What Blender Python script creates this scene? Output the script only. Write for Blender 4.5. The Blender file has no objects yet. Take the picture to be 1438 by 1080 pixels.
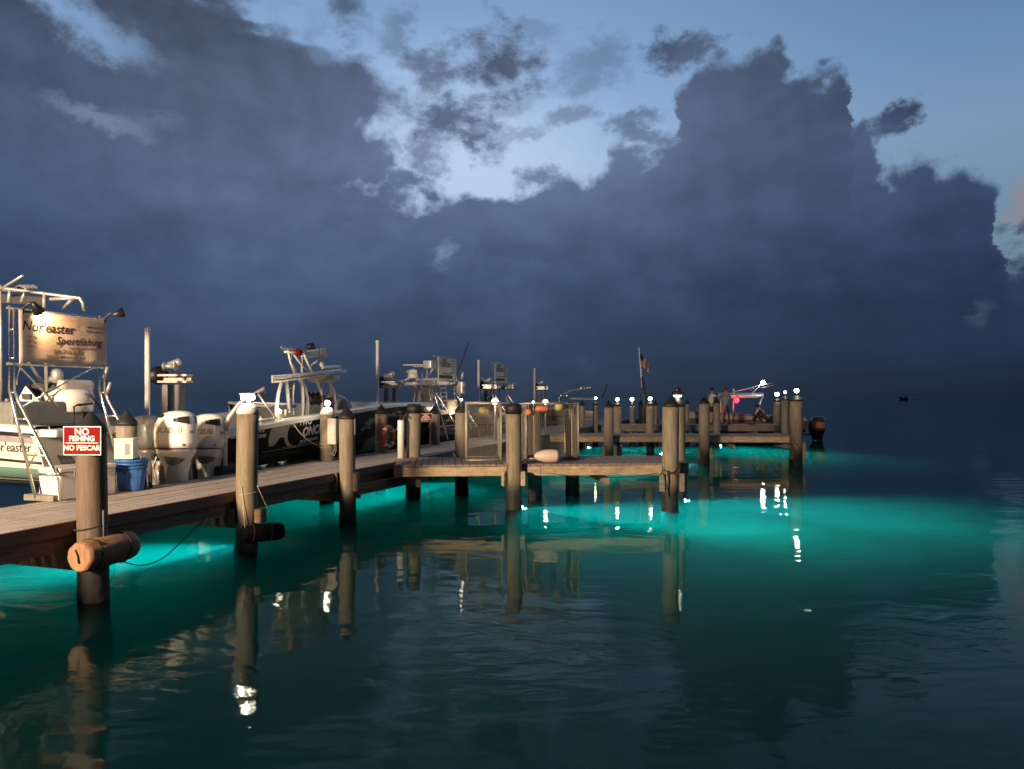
import bpy, bmesh, math, random
from mathutils import Vector, Matrix, Euler
R = math.radians
random.seed(7)
scene = bpy.context.scene
COL = scene.collection

# ---------------------------------------------------------------- place geometry
CAM_H = 2.4          # eye height above the water (m)
FOC = 1050.0         # focal length in photograph pixels (1438 wide)
CX, HY = 719.0, 553.0
DECK = 0.92          # deck height above the water

def W(px, py, Y):                       # a point seen at (px,py) standing Y metres away
    return Vector(((px - CX) / FOC * Y, Y, CAM_H - (py - HY) / FOC * Y))

def G(px, py, Z=0.0):                   # a point seen at (px,py) lying on the level Z
    Y = FOC * (CAM_H - Z) / (py - HY)
    return Vector(((px - CX) / FOC * Y, Y, Z))

DIR = Vector((0.3235, 0.9462, 0))       # the main pier runs this way
NRM = Vector((0.9462, -0.3235, 0))      # and this is its open side
PIER_ROT = -math.atan2(DIR.x, DIR.y)    # local +Y -> DIR, local +X -> NRM

def on_line(px, off):                   # point on the line parallel to the pier, 'off' metres behind its front edge
    k = -5.40 - 0.3414 * 7.888 - off / 0.9462
    Y = k / ((px - CX) / FOC - 0.3414)
    return Vector(((px - CX) / FOC * Y, Y, 0))

# ---------------------------------------------------------------- materials
def new_mat(name):
    m = bpy.data.materials.new(name)
    m.use_nodes = True
    nt = m.node_tree
    b = nt.nodes['Principled BSDF']
    return m, nt, b

def mat(name, col, rough=0.6, metal=0.0, var=0.18, scale=6.0, bump=0.0, bscale=40.0, coat=0.0, stretch=(1, 1, 1), spec=0.5, dirt=0.0, dirtcol=(0.03, 0.025, 0.02)):
    m, nt, b = new_mat(name)
    N = nt.nodes; L = nt.links
    tc = N.new('ShaderNodeTexCoord'); mp = N.new('ShaderNodeMapping')
    mp.inputs['Scale'].default_value = stretch
    L.new(tc.outputs['Object'], mp.inputs['Vector'])
    n = N.new('ShaderNodeTexNoise'); n.inputs['Scale'].default_value = scale
    n.inputs['Detail'].default_value = 6; n.inputs['Roughness'].default_value = 0.65
    L.new(mp.outputs['Vector'], n.inputs['Vector'])
    r = N.new('ShaderNodeValToRGB')
    r.color_ramp.elements[0].position = 0.3; r.color_ramp.elements[1].position = 0.7
    lo = [max(0, c * (1 - var)) for c in col]; hi = [min(1, c * (1 + var)) for c in col]
    r.color_ramp.elements[0].color = (*lo, 1); r.color_ramp.elements[1].color = (*hi, 1)
    L.new(n.outputs['Fac'], r.inputs['Fac'])
    out = r.outputs['Color']
    if dirt:
        n3 = N.new('ShaderNodeTexNoise'); n3.inputs['Scale'].default_value = scale * 0.45
        n3.inputs['Detail'].default_value = 8; n3.inputs['Roughness'].default_value = 0.7
        L.new(tc.outputs['Object'], n3.inputs['Vector'])
        r3 = N.new('ShaderNodeValToRGB'); r3.color_ramp.elements[0].position = 0.5; r3.color_ramp.elements[1].position = 0.75
        r3.color_ramp.elements[0].color = (0, 0, 0, 1); r3.color_ramp.elements[1].color = (dirt, dirt, dirt, 1)
        L.new(n3.outputs['Fac'], r3.inputs['Fac'])
        mx = N.new('ShaderNodeMixRGB'); mx.inputs['Color2'].default_value = (*dirtcol, 1)
        L.new(r3.outputs['Color'], mx.inputs['Fac']); L.new(out, mx.inputs['Color1'])
        out = mx.outputs['Color']
    L.new(out, b.inputs['Base Color'])
    mr = N.new('ShaderNodeMapRange')
    mr.inputs['To Min'].default_value = max(0.02, rough - 0.08); mr.inputs['To Max'].default_value = min(1, rough + 0.1)
    L.new(n.outputs['Fac'], mr.inputs['Value']); L.new(mr.outputs['Result'], b.inputs['Roughness'])
    b.inputs['Metallic'].default_value = metal
    b.inputs['Coat Weight'].default_value = coat
    b.inputs['Specular IOR Level'].default_value = spec
    if bump:
        n2 = N.new('ShaderNodeTexNoise'); n2.inputs['Scale'].default_value = bscale; n2.inputs['Detail'].default_value = 5
        L.new(mp.outputs['Vector'], n2.inputs['Vector'])
        bp = N.new('ShaderNodeBump'); bp.inputs['Strength'].default_value = bump; bp.inputs['Distance'].default_value = 0.02
        L.new(n2.outputs['Fac'], bp.inputs['Height']); L.new(bp.outputs['Normal'], b.inputs['Normal'])
    return m

def emit(name, col, strength):
    m, nt, b = new_mat(name)
    b.inputs['Base Color'].default_value = (0.8, 0.8, 0.8, 1)
    b.inputs['Emission Color'].default_value = (*col, 1)
    b.inputs['Emission Strength'].default_value = strength
    return m

def glassy(name, col, rough=0.05):
    m, nt, b = new_mat(name)
    b.inputs['Base Color'].default_value = (*col, 1)
    b.inputs['Transmission Weight'].default_value = 0.7
    b.inputs['Roughness'].default_value = rough
    b.inputs['IOR'].default_value = 1.3
    return m

def piling_mat(name, col, dark=0.40):
    """weathered round timber: vertical grain, growth and wet band near the water"""
    m, nt, b = new_mat(name)
    N = nt.nodes; L = nt.links
    tc = N.new('ShaderNodeTexCoord')
    mp = N.new('ShaderNodeMapping'); mp.inputs['Scale'].default_value = (7, 7, .7)
    L.new(tc.outputs['Object'], mp.inputs['Vector'])
    g = N.new('ShaderNodeTexNoise'); g.inputs['Scale'].default_value = 3; g.inputs['Detail'].default_value = 8; g.inputs['Roughness'].default_value = .7
    L.new(mp.outputs['Vector'], g.inputs['Vector'])
    r = N.new('ShaderNodeValToRGB')
    r.color_ramp.elements[0].position = .3; r.color_ramp.elements[1].position = .7
    r.color_ramp.elements[0].color = (*[c * .5 for c in col], 1)
    r.color_ramp.elements[1].color = (*[c * 1.2 for c in col], 1)
    L.new(g.outputs['Fac'], r.inputs['Fac'])
    st = N.new('ShaderNodeTexNoise'); st.inputs['Scale'].default_value = 2.2; st.inputs['Detail'].default_value = 6
    L.new(tc.outputs['Object'], st.inputs['Vector'])
    sx = N.new('ShaderNodeSeparateXYZ'); L.new(tc.outputs['Object'], sx.inputs['Vector'])
    ad = N.new('ShaderNodeMath'); ad.operation = 'MULTIPLY_ADD'
    L.new(st.outputs['Fac'], ad.inputs[0]); ad.inputs[1].default_value = -.35; L.new(sx.outputs['Z'], ad.inputs[2])
    wet = N.new('ShaderNodeMapRange'); wet.interpolation_type = 'SMOOTHSTEP'
    wet.inputs['From Min'].default_value = dark - .28; wet.inputs['From Max'].default_value = dark + .22
    wet.inputs['To Min'].default_value = 1; wet.inputs['To Max'].default_value = 0
    L.new(ad.outputs[0], wet.inputs['Value'])
    mx = N.new('ShaderNodeMixRGB'); mx.inputs['Color2'].default_value = (.012, .010, .008, 1)
    L.new(wet.outputs['Result'], mx.inputs['Fac']); L.new(r.outputs['Color'], mx.inputs['Color1'])
    L.new(mx.outputs['Color'], b.inputs['Base Color'])
    b.inputs['Roughness'].default_value = .72
    bp = N.new('ShaderNodeBump'); bp.inputs['Strength'].default_value = .35; bp.inputs['Distance'].default_value = .02
    L.new(g.outputs['Fac'], bp.inputs['Height']); L.new(bp.outputs['Normal'], b.inputs['Normal'])
    return m

M = {}
M['piling'] = piling_mat('piling_timber', (.27, .22, .155))
M['piling_brown'] = piling_mat('piling_timber_brown', (.12, .082, .054))
M['piling_mid'] = piling_mat('piling_timber_mid', (.23, .18, .12))
M['piling_far'] = piling_mat('piling_timber_grey', (.26, .22, .175))
M['cap'] = mat('black_cap', (.012, .012, .013), .6, var=.3, bump=.1)
M['deck'] = mat('deck_boards', (.42, .36, .32), .65, var=.35, scale=3, bump=.25, bscale=30, stretch=(14, .7, 4), dirt=.35)
M['deck_x'] = mat('finger_boards', (.25, .19, .16), .7, var=.35, scale=3, bump=.25, bscale=30, stretch=(14, .7, 4), dirt=.4)
M['fascia'] = mat('fascia_board', (.17, .085, .06), .6, var=.3, scale=3, bump=.2, bscale=20, stretch=(1, .5, 8), dirt=.4)
M['beam'] = mat('pier_beam', (.25, .165, .10), .75, var=.4, scale=3, bump=.35, bscale=25, stretch=(1, .8, 6), dirt=.6)
M['beam_x'] = mat('finger_beam', (.44, .325, .21), .75, var=.4, scale=3, bump=.35, bscale=25, stretch=(1.2, 1, 6), dirt=.65)
M['beam_grey'] = mat('weathered_beam', (.22, .19, .15), .8, var=.4, scale=3, bump=.35, bscale=25, stretch=(1.2, 1, 6), dirt=.6)
M['white'] = mat('white_gelcoat', (.80, .77, .70), .28, var=.06, scale=3, coat=.4)
M['offwhite'] = mat('aged_white_plastic', (.62, .56, .48), .45, var=.12, scale=5, dirt=.25, dirtcol=(.25, .18, .12))
M['steel'] = mat('polished_tube', (.72, .68, .60), .24, metal=.85, var=.12, scale=8)
M['alu'] = mat('anodised_tube', (.62, .58, .52), .35, metal=.55, var=.12, scale=8)
M['black'] = mat('black_plastic', (.012, .012, .014), .45, var=.3)
M['rubber'] = mat('black_rubber', (.004, .004, .004), .8, spec=.08, var=.4, bump=.2)
M['grey'] = mat('grey_plastic', (.18, .175, .17), .5, var=.2, dirt=.2)
M['dark'] = mat('dark_fabric', (.035, .033, .034), .8, var=.4, scale=12, bump=.2)
M['rope'] = mat('rope', (.42, .34, .24), .85, var=.3, scale=40, bump=.3, bscale=120)
M['rope_black'] = mat('black_rope', (.012, .011, .011), .85, var=.3, scale=40)
M['wire'] = mat('galvanised_wire', (.30, .27, .22), .55, metal=.5, var=.3, scale=15)
M['rail'] = mat('tarnished_frame', (.48, .42, .33), .45, metal=.4, var=.3, scale=15)

# ---------------------------------------------------------------- mesh builder
class MB:
    def __init__(s):
        s.bm = bmesh.new()
    def _mi(s, faces, mi):
        for f in faces:
            f.material_index = mi
    def box(s, c, size, rot=None, mi=0, bevel=0.0):
        ret = bmesh.ops.create_cube(s.bm, size=1.0)
        vs = ret['verts']
        mtx = Matrix.Translation(Vector(c)) @ (Euler(rot).to_matrix().to_4x4() if rot else Matrix()) @ Matrix.Diagonal((*size, 1))
        bmesh.ops.transform(s.bm, matrix=mtx, verts=vs)
        fs = set(f for v in vs for f in v.link_faces)
        s._mi(fs, mi)
        if bevel:
            es = set(e for v in vs for e in v.link_edges)
            rr = bmesh.ops.bevel(s.bm, geom=list(es), offset=bevel, segments=2, affect='EDGES', profile=.6)
            s._mi(rr['faces'], mi)
        return s
    def ring(s, p, ax, up, r, n):
        ax = ax.normalized()
        x = up.cross(ax)
        if x.length < 1e-6:
            x = Vector((1, 0, 0)).cross(ax)
            if x.length < 1e-6: x = Vector((0, 1, 0)).cross(ax)
        x.normalize(); y = ax.cross(x)
        return [s.bm.verts.new(p + x * (r * math.cos(2 * math.pi * i / n)) + y * (r * math.sin(2 * math.pi * i / n))) for i in range(n)]
    def tube(s, pts, r, n=8, mi=0, caps=True, smooth=True):
        pts = [Vector(p) for p in pts]
        rs = r if isinstance(r, (list, tuple)) else [r] * len(pts)
        rings = []
        for i, p in enumerate(pts):
            a = pts[min(i + 1, len(pts) - 1)] - pts[max(i - 1, 0)]
            up = Vector((0, 0, 1)) if abs(a.normalized().z) < .95 else Vector((0, 1, 0))
            if rings is not None and i and abs(a.normalized().z) >= .95 and abs((pts[1] - pts[0]).normalized().z) < .95:
                up = Vector((0, 0, 1)) if abs(a.normalized().z) < .999 else Vector((0, 1, 0))
            rings.append(s.ring(p, a, up, rs[i], n))
        for A, B in zip(rings, rings[1:]):
            # align rings to avoid twist
            k = min(range(n), key=lambda q: (A[0].co - B[q].co).length)
            B[:] = B[k:] + B[:k]
            for i in range(n):
                f = s.bm.faces.new((A[i], A[(i + 1) % n], B[(i + 1) % n], B[i])); f.material_index = mi; f.smooth = smooth
        if caps:
            for q in (rings[0], rings[-1]):
                try:
                    f = s.bm.faces.new(q); f.material_index = mi
                except ValueError: pass
        return s
    def lathe(s, prof, c=(0, 0, 0), n=20, mi=0, axis=None, smooth=True):
        """prof: list of (radius, height) along axis (default Z)"""
        c = Vector(c); ax = Vector(axis or (0, 0, 1)).normalized()
        up = Vector((0, 1, 0)) if abs(ax.z) > .9 else Vector((0, 0, 1))
        rings = []
        for r, h in prof:
            if r < 1e-5: rings.append([s.bm.verts.new(c + ax * h)])
            else: rings.append(s.ring(c + ax * h, ax, up, r, n))
        for A, B in zip(rings, rings[1:]):
            if len(A) == 1 and len(B) == 1: continue
            for i in range(n):
                j = (i + 1) % n
                if len(A) == 1: q = (A[0], B[j], B[i])
                elif len(B) == 1: q = (A[i], A[j], B[0])
                else: q = (A[i], A[j], B[j], B[i])
                f = s.bm.faces.new(q); f.material_index = mi; f.smooth = smooth
        for q in (rings[0], rings[-1]):
            if len(q) > 1:
                f = s.bm.faces.new(q); f.material_index = mi
        return s
    def prism(s, poly, off, mi=0):
        """a closed polygon (3-D points) extruded by vector off"""
        off = Vector(off)
        a = [s.bm.verts.new(Vector(p)) for p in poly]
        b = [s.bm.verts.new(Vector(p) + off) for p in poly]
        fs = [s.bm.faces.new(a), s.bm.faces.new(list(reversed(b)))]
        for i in range(len(a)):
            j = (i + 1) % len(a)
            fs.append(s.bm.faces.new((a[j], a[i], b[i], b[j])))
        s._mi(fs, mi)
        return s
    def loft(s, secs, mi=0, closed=False, caps=False, smooth=True):
        rows = [[s.bm.verts.new(Vector(p)) for p in sec] for sec in secs]
        for A, B in zip(rows, rows[1:]):
            n = len(A)
            for i in range(n if closed else n - 1):
                j = (i + 1) % n
                try:
                    f = s.bm.faces.new((A[i], A[j], B[j], B[i])); f.material_index = mi; f.smooth = smooth
                except ValueError: pass
        if caps:
            for q in (rows[0], rows[-1]):
                try:
                    f = s.bm.faces.new(q); f.material_index = mi
                except ValueError: pass
        return s
    def ball(s, c, r, mi=0, scale=(1, 1, 1), sub=2):
        ret = bmesh.ops.create_icosphere(s.bm, subdivisions=sub, radius=r)
        bmesh.ops.transform(s.bm, matrix=Matrix.Translation(Vector(c)) @ Matrix.Diagonal((*scale, 1)), verts=ret['verts'])
        for f in set(f for v in ret['verts'] for f in v.link_faces): f.material_index = mi; f.smooth = True
        return s
    def torus(s, c, R_, r_, axis=(0, 0, 1), n=28, m=10, mi=0):
        c = Vector(c); ax = Vector(axis).normalized()
        x = ax.orthogonal().normalized(); y = ax.cross(x)
        rows = []
        for i in range(n):
            a = 2 * math.pi * i / n
            o = x * math.cos(a) + y * math.sin(a)
            rows.append([s.bm.verts.new(c + o * (R_ + r_ * math.cos(2 * math.pi * k / m)) + ax * (r_ * math.sin(2 * math.pi * k / m))) for k in range(m)])
        for i in range(n):
            A, B = rows[i], rows[(i + 1) % n]
            for k in range(m):
                f = s.bm.faces.new((A[k], A[(k + 1) % m], B[(k + 1) % m], B[k])); f.material_index = mi; f.smooth = True
        return s
    def build(s, name, mats, parent=None, recalc=True, bevel=0.0):
        if recalc: bmesh.ops.recalc_face_normals(s.bm, faces=s.bm.faces[:])
        me = bpy.data.meshes.new(name)
        s.bm.to_mesh(me); s.bm.free()
        for m in (mats if isinstance(mats, (list, tuple)) else [mats]): me.materials.append(m)
        o = bpy.data.objects.new(name, me)
        COL.objects.link(o)
        if parent is not None: o.parent = parent
        if bevel:
            bv = o.modifiers.new('edge', 'BEVEL'); bv.width = bevel; bv.segments = 2; bv.limit_method = 'ANGLE'
        return o

def thing(name, label, cat, loc=(0, 0, 0), rot=0.0, group=None):
    o = bpy.data.objects.new(name, None); COL.objects.link(o)
    o.empty_display_size = .2
    o.location = loc; o.rotation_euler = (0, 0, rot)
    return tag(o, label, cat, group)

def tag(o, label, cat, group=None, loc=None, rot=None):
    o['label'] = label; o['category'] = cat
    if group: o['group'] = group
    if loc is not None: o.location = loc
    if rot is not None: o.rotation_euler = (0, 0, rot)
    return o

def structure(o):
    o['kind'] = 'structure'; return o

def kids(o, _c={}):
    return list(o.children)

def dup(root, loc, rot, label, group=None):
    r = root.copy(); COL.objects.link(r); r.location = loc; r.rotation_euler = (0, 0, rot)
    r['label'] = label
    if group: r['group'] = group
    for ch in list(root.children):
        c = ch.copy(); COL.objects.link(c); c.parent = r
        for g in list(ch.children):
            d = g.copy(); COL.objects.link(d); d.parent = c
    return r

def lamp(kind, loc, energy, col, radius=.04, direction=None, size=None, blend=1.0, name='lamp_light', parent=None):
    l = bpy.data.lights.new(name, kind); l.energy = energy; l.color = col
    l.shadow_soft_size = radius
    if kind == 'SPOT':
        l.spot_size = size; l.spot_blend = blend
    o = bpy.data.objects.new(name, l); COL.objects.link(o); o.location = loc
    if direction is not None:
        o.rotation_euler = Vector(direction).to_track_quat('-Z', 'Y').to_euler()
    if parent is not None:
        o.parent = parent
    return o

def text_obj(name, body, size, m, parent=None, depth=.002, shear=0.0, offset=0.0, align='CENTER', matrix=None, mapper=None, space=1.0):
    """lettering turned into a mesh; local x = reading direction, local y = up"""
    cu = bpy.data.curves.new(name, 'FONT'); cu.body = body; cu.size = size; cu.extrude = depth
    cu.shear = shear; cu.offset = offset; cu.align_x = align; cu.align_y = 'CENTER'; cu.space_character = space
    cu.resolution_u = 3
    t = bpy.data.objects.new(name + '_tmp', cu); COL.objects.link(t)
    dg = bpy.context.evaluated_depsgraph_get()
    me = bpy.data.meshes.new_from_object(t.evaluated_get(dg))
    bpy.data.objects.remove(t); bpy.data.curves.remove(cu)
    me.name = name
    me.materials.clear(); me.materials.append(m)
    if mapper:
        for v in me.vertices: v.co = mapper(v.co)
    if matrix is not None: me.transform(matrix)
    o = bpy.data.objects.new(name, me); COL.objects.link(o)
    if parent is not None: o.parent = parent
    return o

def frame(o, x, y):                      # matrix with the given origin, x axis and y axis
    x = Vector(x).normalized(); y = Vector(y); y = (y - x * y.dot(x)).normalized(); z = x.cross(y)
    m = Matrix.Identity(4)
    for i in range(3):
        m[i][0] = x[i]; m[i][1] = y[i]; m[i][2] = z[i]; m[i][3] = Vector(o)[i]
    return m

# ---------------------------------------------------------------- camera and render
cam = bpy.data.cameras.new('camera'); cam_o = bpy.data.objects.new('camera', cam); COL.objects.link(cam_o)
cam.sensor_width = 36; cam.lens = 36 * FOC / 1438
cam.shift_y = (HY - 540) / 1438
cam_o.location = (0, 0, CAM_H); cam_o.rotation_euler = (R(90), 0, 0)
cam.clip_end = 20000; cam.clip_start = .05
scene.camera = cam_o
scene.view_settings.view_transform = 'Standard'; scene.view_settings.look = 'None'
scene.view_settings.exposure = 0; scene.view_settings.gamma = 1
scene.cycles.use_denoising = True
try: scene.cycles.denoiser = 'OPENIMAGEDENOISE'
except Exception: pass
scene.cycles.sample_clamp_indirect = 3
scene.cycles.sample_clamp_direct = 0
scene.cycles.max_bounces = 8; scene.cycles.diffuse_bounces = 2; scene.cycles.glossy_bounces = 4
scene.cycles.transmission_bounces = 6; scene.cycles.volume_bounces = 1
scene.cycles.caustics_reflective = False; scene.cycles.caustics_refractive = False
# ---------------------------------------------------------------- sky: dusk with a storm front
world = bpy.data.worlds.new('World'); scene.world = world; world.use_nodes = True
wt = world.node_tree; wt.nodes.clear()
class NB:
    def __init__(s, nt): s.nt = nt
    def n(s, t): return s.nt.nodes.new(t)
    def put(s, sock, v):
        if hasattr(v, 'links') or isinstance(v, bpy.types.NodeSocket): s.nt.links.new(v, sock)
        else: sock.default_value = v
    def m(s, op, a, b=0.0, c=0.0, clamp=False):
        q = s.n('ShaderNodeMath'); q.operation = op; q.use_clamp = clamp
        s.put(q.inputs[0], a); s.put(q.inputs[1], b); s.put(q.inputs[2], c)
        return q.outputs[0]
    def smooth(s, v, a, b, lo=0.0, hi=1.0):
        q = s.n('ShaderNodeMapRange'); q.interpolation_type = 'SMOOTHSTEP'
        s.put(q.inputs['Value'], v); q.inputs['From Min'].default_value = a; q.inputs['From Max'].default_value = b
        q.inputs['To Min'].default_value = lo; q.inputs['To Max'].default_value = hi
        return q.outputs['Result']
    def noise(s, vec, scale, detail=8, rough=.55, dist=0.0, col=False):
        q = s.n('ShaderNodeTexNoise'); s.put(q.inputs['Vector'], vec); q.inputs['Scale'].default_value = scale
        q.inputs['Detail'].default_value = detail; q.inputs['Roughness'].default_value = rough; q.inputs['Distortion'].default_value = dist
        return q.outputs['Color' if col else 'Fac']
    def vec(s, x, y, z=0.0):
        q = s.n('ShaderNodeCombineXYZ'); s.put(q.inputs[0], x); s.put(q.inputs[1], y); s.put(q.inputs[2], z); return q.outputs[0]
    def vm(s, op, a, b):
        q = s.n('ShaderNodeVectorMath'); q.operation = op; s.put(q.inputs[0], a); s.put(q.inputs[1], b); return q.outputs[0]
    def mix(s, f, a, b, mode='MIX'):
        q = s.n('ShaderNodeMixRGB'); q.blend_type = mode
        s.put(q.inputs['Fac'], f)
        for sock, v in ((q.inputs['Color1'], a), (q.inputs['Color2'], b)):
            if isinstance(v, tuple): sock.default_value = (*v, 1) if len(v) == 3 else v
            else: s.put(sock, v)
        return q.outputs['Color']
    def ramp(s, f, stops):
        q = s.n('ShaderNodeValToRGB'); cr = q.color_ramp
        while len(cr.elements) < len(stops): cr.elements.new(.5)
        for e, (p, c) in zip(cr.elements, stops):
            e.position = p; e.color = (*c, 1) if isinstance(c, tuple) else (c, c, c, 1)
        s.put(q.inputs['Fac'], f); return q.outputs['Color']
    def curve(s, v, pts):
        q = s.n('ShaderNodeFloatCurve'); c = q.mapping.curves[0]
        q.mapping.extend = 'HORIZONTAL'
        while len(c.points) < len(pts): c.points.new(.5, .5)
        for p, (x, y) in zip(c.points, pts): p.location = (x, y); p.handle_type = 'VECTOR'
        q.mapping.update()
        s.put(q.inputs['Value'], v); return q.outputs[0]
def lin(r, g, b):                       # display value -> linear
    f = lambda c: ((c / 255 + .055) / 1.055) ** 2.4 if c > 10 else c / 255 / 12.92
    return (f(r), f(g), f(b))
def azel(px, py):                       # photograph pixel -> azimuth, elevation of that part of the sky
    u, v = (px - CX) / FOC, (HY - py) / FOC
    return math.atan(u), math.atan2(v, math.hypot(1, u))

nb = NB(wt)
tc = nb.n('ShaderNodeTexCoord')
D = tc.outputs['Generated']
sp = nb.n('ShaderNodeSeparateXYZ'); wt.links.new(D, sp.inputs[0])
az = nb.m('ARCTAN2', sp.outputs[0], sp.outputs[1])
el = nb.m('ARCSINE', sp.outputs[2])
P = nb.vec(az, nb.m('MULTIPLY', el, 1.25), 0.0)
AZ0, AZ1 = -0.75, 0.75                     # span over which the outline of the front is drawn
wa = nb.noise(P, 10, 10, .62, 0, True)
ws = nb.n('ShaderNodeSeparateXYZ'); wt.links.new(wa, ws.inputs[0])
azw = nb.m('ADD', az, nb.m('MULTIPLY', nb.m('SUBTRACT', ws.outputs[0], .5), .095))
azn = nb.m('DIVIDE', nb.m('SUBTRACT', azw, AZ0), AZ1 - AZ0)
# outline of the top of the cloud bank (photograph pixels turned to angles)
top = [(-60, 560), (380, 420), (560, 330), (600, 282), (640, 252), (690, 274), (725, 256), (765, 240), (800, 236), (836, 238), (855, 212), (882, 196),
       (908, 206), (946, 188), (958, 120), (985, 78), (1040, 62), (1085, 38), (1102, 62), (1120, 95), (1172, 98), (1196, 125), (1208, 160),
       (1198, 205), (1240, 226), (1300, 222), (1345, 236), (1380, 244), (1402, 262), (1410, 300), (1414, 372), (1470, 355), (1600, 330)]
pts = []
for (x, y) in top:
    a, e = azel(x, y); pts.append(((a - AZ0) / (AZ1 - AZ0), e))
pts = sorted(pts)
topc = nb.curve(azn, [(min(1, max(0, a)), max(0, e)) for a, e in pts])
# right edge of the left cloud mass as a function of elevation (azimuth stored +0.75)
edge = [(360, 0), (362, 30), (385, 50), (455, 48), (500, 75), (545, 98), (572, 130), (575, 165), (570, 200), (572, 240), (592, 285), (640, 330), (700, 420), (760, 553)]
ep = []
for (x, y) in edge:
    a, e = azel(x, y); ep.append((e, a + .75))
ep = sorted(ep)
edgec = nb.m('SUBTRACT', nb.curve(el, [(0, ep[0][1])] + [p for p in ep if p[0] > 0.002] + [(ep[-1][0] + .3, ep[-1][1] - .12)]), .75)
big = nb.noise(P, 4.0, 4, .5)
fine = nb.noise(P, 13.0, 12, .62, .25)
billow = nb.n('ShaderNodeTexVoronoi'); billow.feature = 'SMOOTH_F1'; billow.inputs['Smoothness'].default_value = .6
wn = nb.noise(P, 9, 5, .6, 0, True)
pw = nb.vm('ADD', P, nb.vm('MULTIPLY', nb.vm('SUBTRACT', wn, (.5, .5, .5)), (.12, .12, 0)))
wt.links.new(pw, billow.inputs['Vector']); billow.inputs['Scale'].default_value = 20
puff = nb.m('SUBTRACT', .45, billow.outputs['Distance'])
billow2 = nb.n('ShaderNodeTexVoronoi'); billow2.feature = 'SMOOTH_F1'; billow2.inputs['Smoothness'].default_value = .5; billow2.inputs['Scale'].default_value = 52
wt.links.new(pw, billow2.inputs['Vector'])
puff2 = nb.m('SUBTRACT', .45, billow2.outputs['Distance'])
rough = nb.m('ADD', nb.m('MULTIPLY', nb.m('SUBTRACT', fine, .5), .10), nb.m('ADD', nb.m('MULTIPLY', puff, .045), nb.m('MULTIPLY', puff2, .014)))
f1 = nb.m('ADD', nb.m('SUBTRACT', topc, el), rough)
f2 = nb.m('ADD', nb.m('SUBTRACT', edgec, az), nb.m('MULTIPLY', rough, 2.4))
# separate scraps of cloud: (px, py, half width, half height, tilt degrees, density)
scraps = [(704, 92, 78, 52, 8, 1.), (600, 104, 50, 44, 30, .85), (628, 166, 96, 44, 22, 1.), (664, 206, 60, 24, 15, 1.), (600, 214, 44, 34, 0, .8), (566, 256, 44, 28, 20, 1.),
          (602, 282, 34, 20, 20, 1.), (760, 248, 40, 18, 0, .9), (946, 72, 84, 24, -5, .95), (826, 98, 82, 42, -20, .5), (795, 162, 70, 17, -15, .6), (884, 168, 66, 15, -8, .75), (906, 190, 54, 18, 20, .85),
          (1254, 172, 52, 17, -38, 1.), (1216, 187, 50, 19, -10, .95), (486, 16, 38, 36, 0, .85), (556, 44, 38, 30, -50, .5), (745, 45, 44, 18, 0, .35), (432, 40, 30, 26, 0, .6), (390, 6, 20, 18, 0, .5),
          (730, 192, 66, 13, -15, .45), (720, 150, 80, 16, -10, .4), (1430, 322, 20, 16, 0, .9), (1452, 392, 70, 46, 0, 1.)]
field = None; sw = nb.vec(nb.m('ADD', az, nb.m('MULTIPLY', nb.m('SUBTRACT', nb.noise(P, 17, 10, .68), .5), .09)), nb.m('ADD', el, nb.m('MULTIPLY', nb.m('SUBTRACT', nb.noise(nb.vm('ADD', P, (3.1, 1.7, 0)), 21, 10, .68), .5), .07)))
scr = 0.0
scn = nb.m('MULTIPLY', nb.m('SUBTRACT', nb.noise(nb.vec(az, nb.m('MULTIPLY', el, 1.7), 4.2), 20, 11, .62), .5), 2.6)
def blob(px, py, hw, hh, tilt):
    a, e = azel(px, py)
    q = nb.n('ShaderNodeMapping'); q.vector_type = 'TEXTURE'
    wt.links.new(sw, q.inputs['Vector'])
    c2 = math.cos(a) ** 2                                      # pixels shrink towards the sides
    q.inputs['Location'].default_value = (a, e, 0)
    q.inputs['Rotation'].default_value = (0, 0, R(-tilt))
    q.inputs['Scale'].default_value = (hw / FOC * c2, hh / FOC * math.cos(a), 1)
    l = nb.n('ShaderNodeVectorMath'); l.operation = 'LENGTH'; wt.links.new(q.outputs[0], l.inputs[0])
    return l.outputs['Value']
for (px, py, hw, hh, t, d) in scraps:
    v = nb.m('MULTIPLY', nb.smooth(nb.m('ADD', nb.m('SUBTRACT', 1.0, blob(px, py, hw, hh, t)), scn), -.12, .85), d, 0.0, True)
    scr = v if scr == 0.0 else nb.m('MAXIMUM', scr, v)
c1 = nb.smooth(f1, -.008, .020)
c2_ = nb.smooth(f2, -.03, .05)
cover = nb.m('MAXIMUM', nb.m('MAXIMUM', c1, c2_), scr)
# thin places in the left mass
for (px, py, hw, hh, t, d) in [(120, 34, 120, 30, 24, .74), (60, -10, 60, 24, 20, .6), (392, 18, 50, 34, 30, .75), (440, 30, 44, 24, 0, .7), (520, 40, 30, 40, 40, .6), (455, 70, 40, 16, 20, .3), (140, 166, 86, 15, 9, .30), (626, 358, 14, 24, 10, .30), (215, 168, 60, 12, 0, .1), (1380, 440, 22, 16, -40, .2), (420, -10, 60, 40, 0, .6)]:
    h = nb.m('MULTIPLY', nb.smooth(blob(px, py, hw, hh, t), 1.25, .1), d)
    cover = nb.m('MULTIPLY', cover, nb.m('SUBTRACT', 1.0, h))
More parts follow.
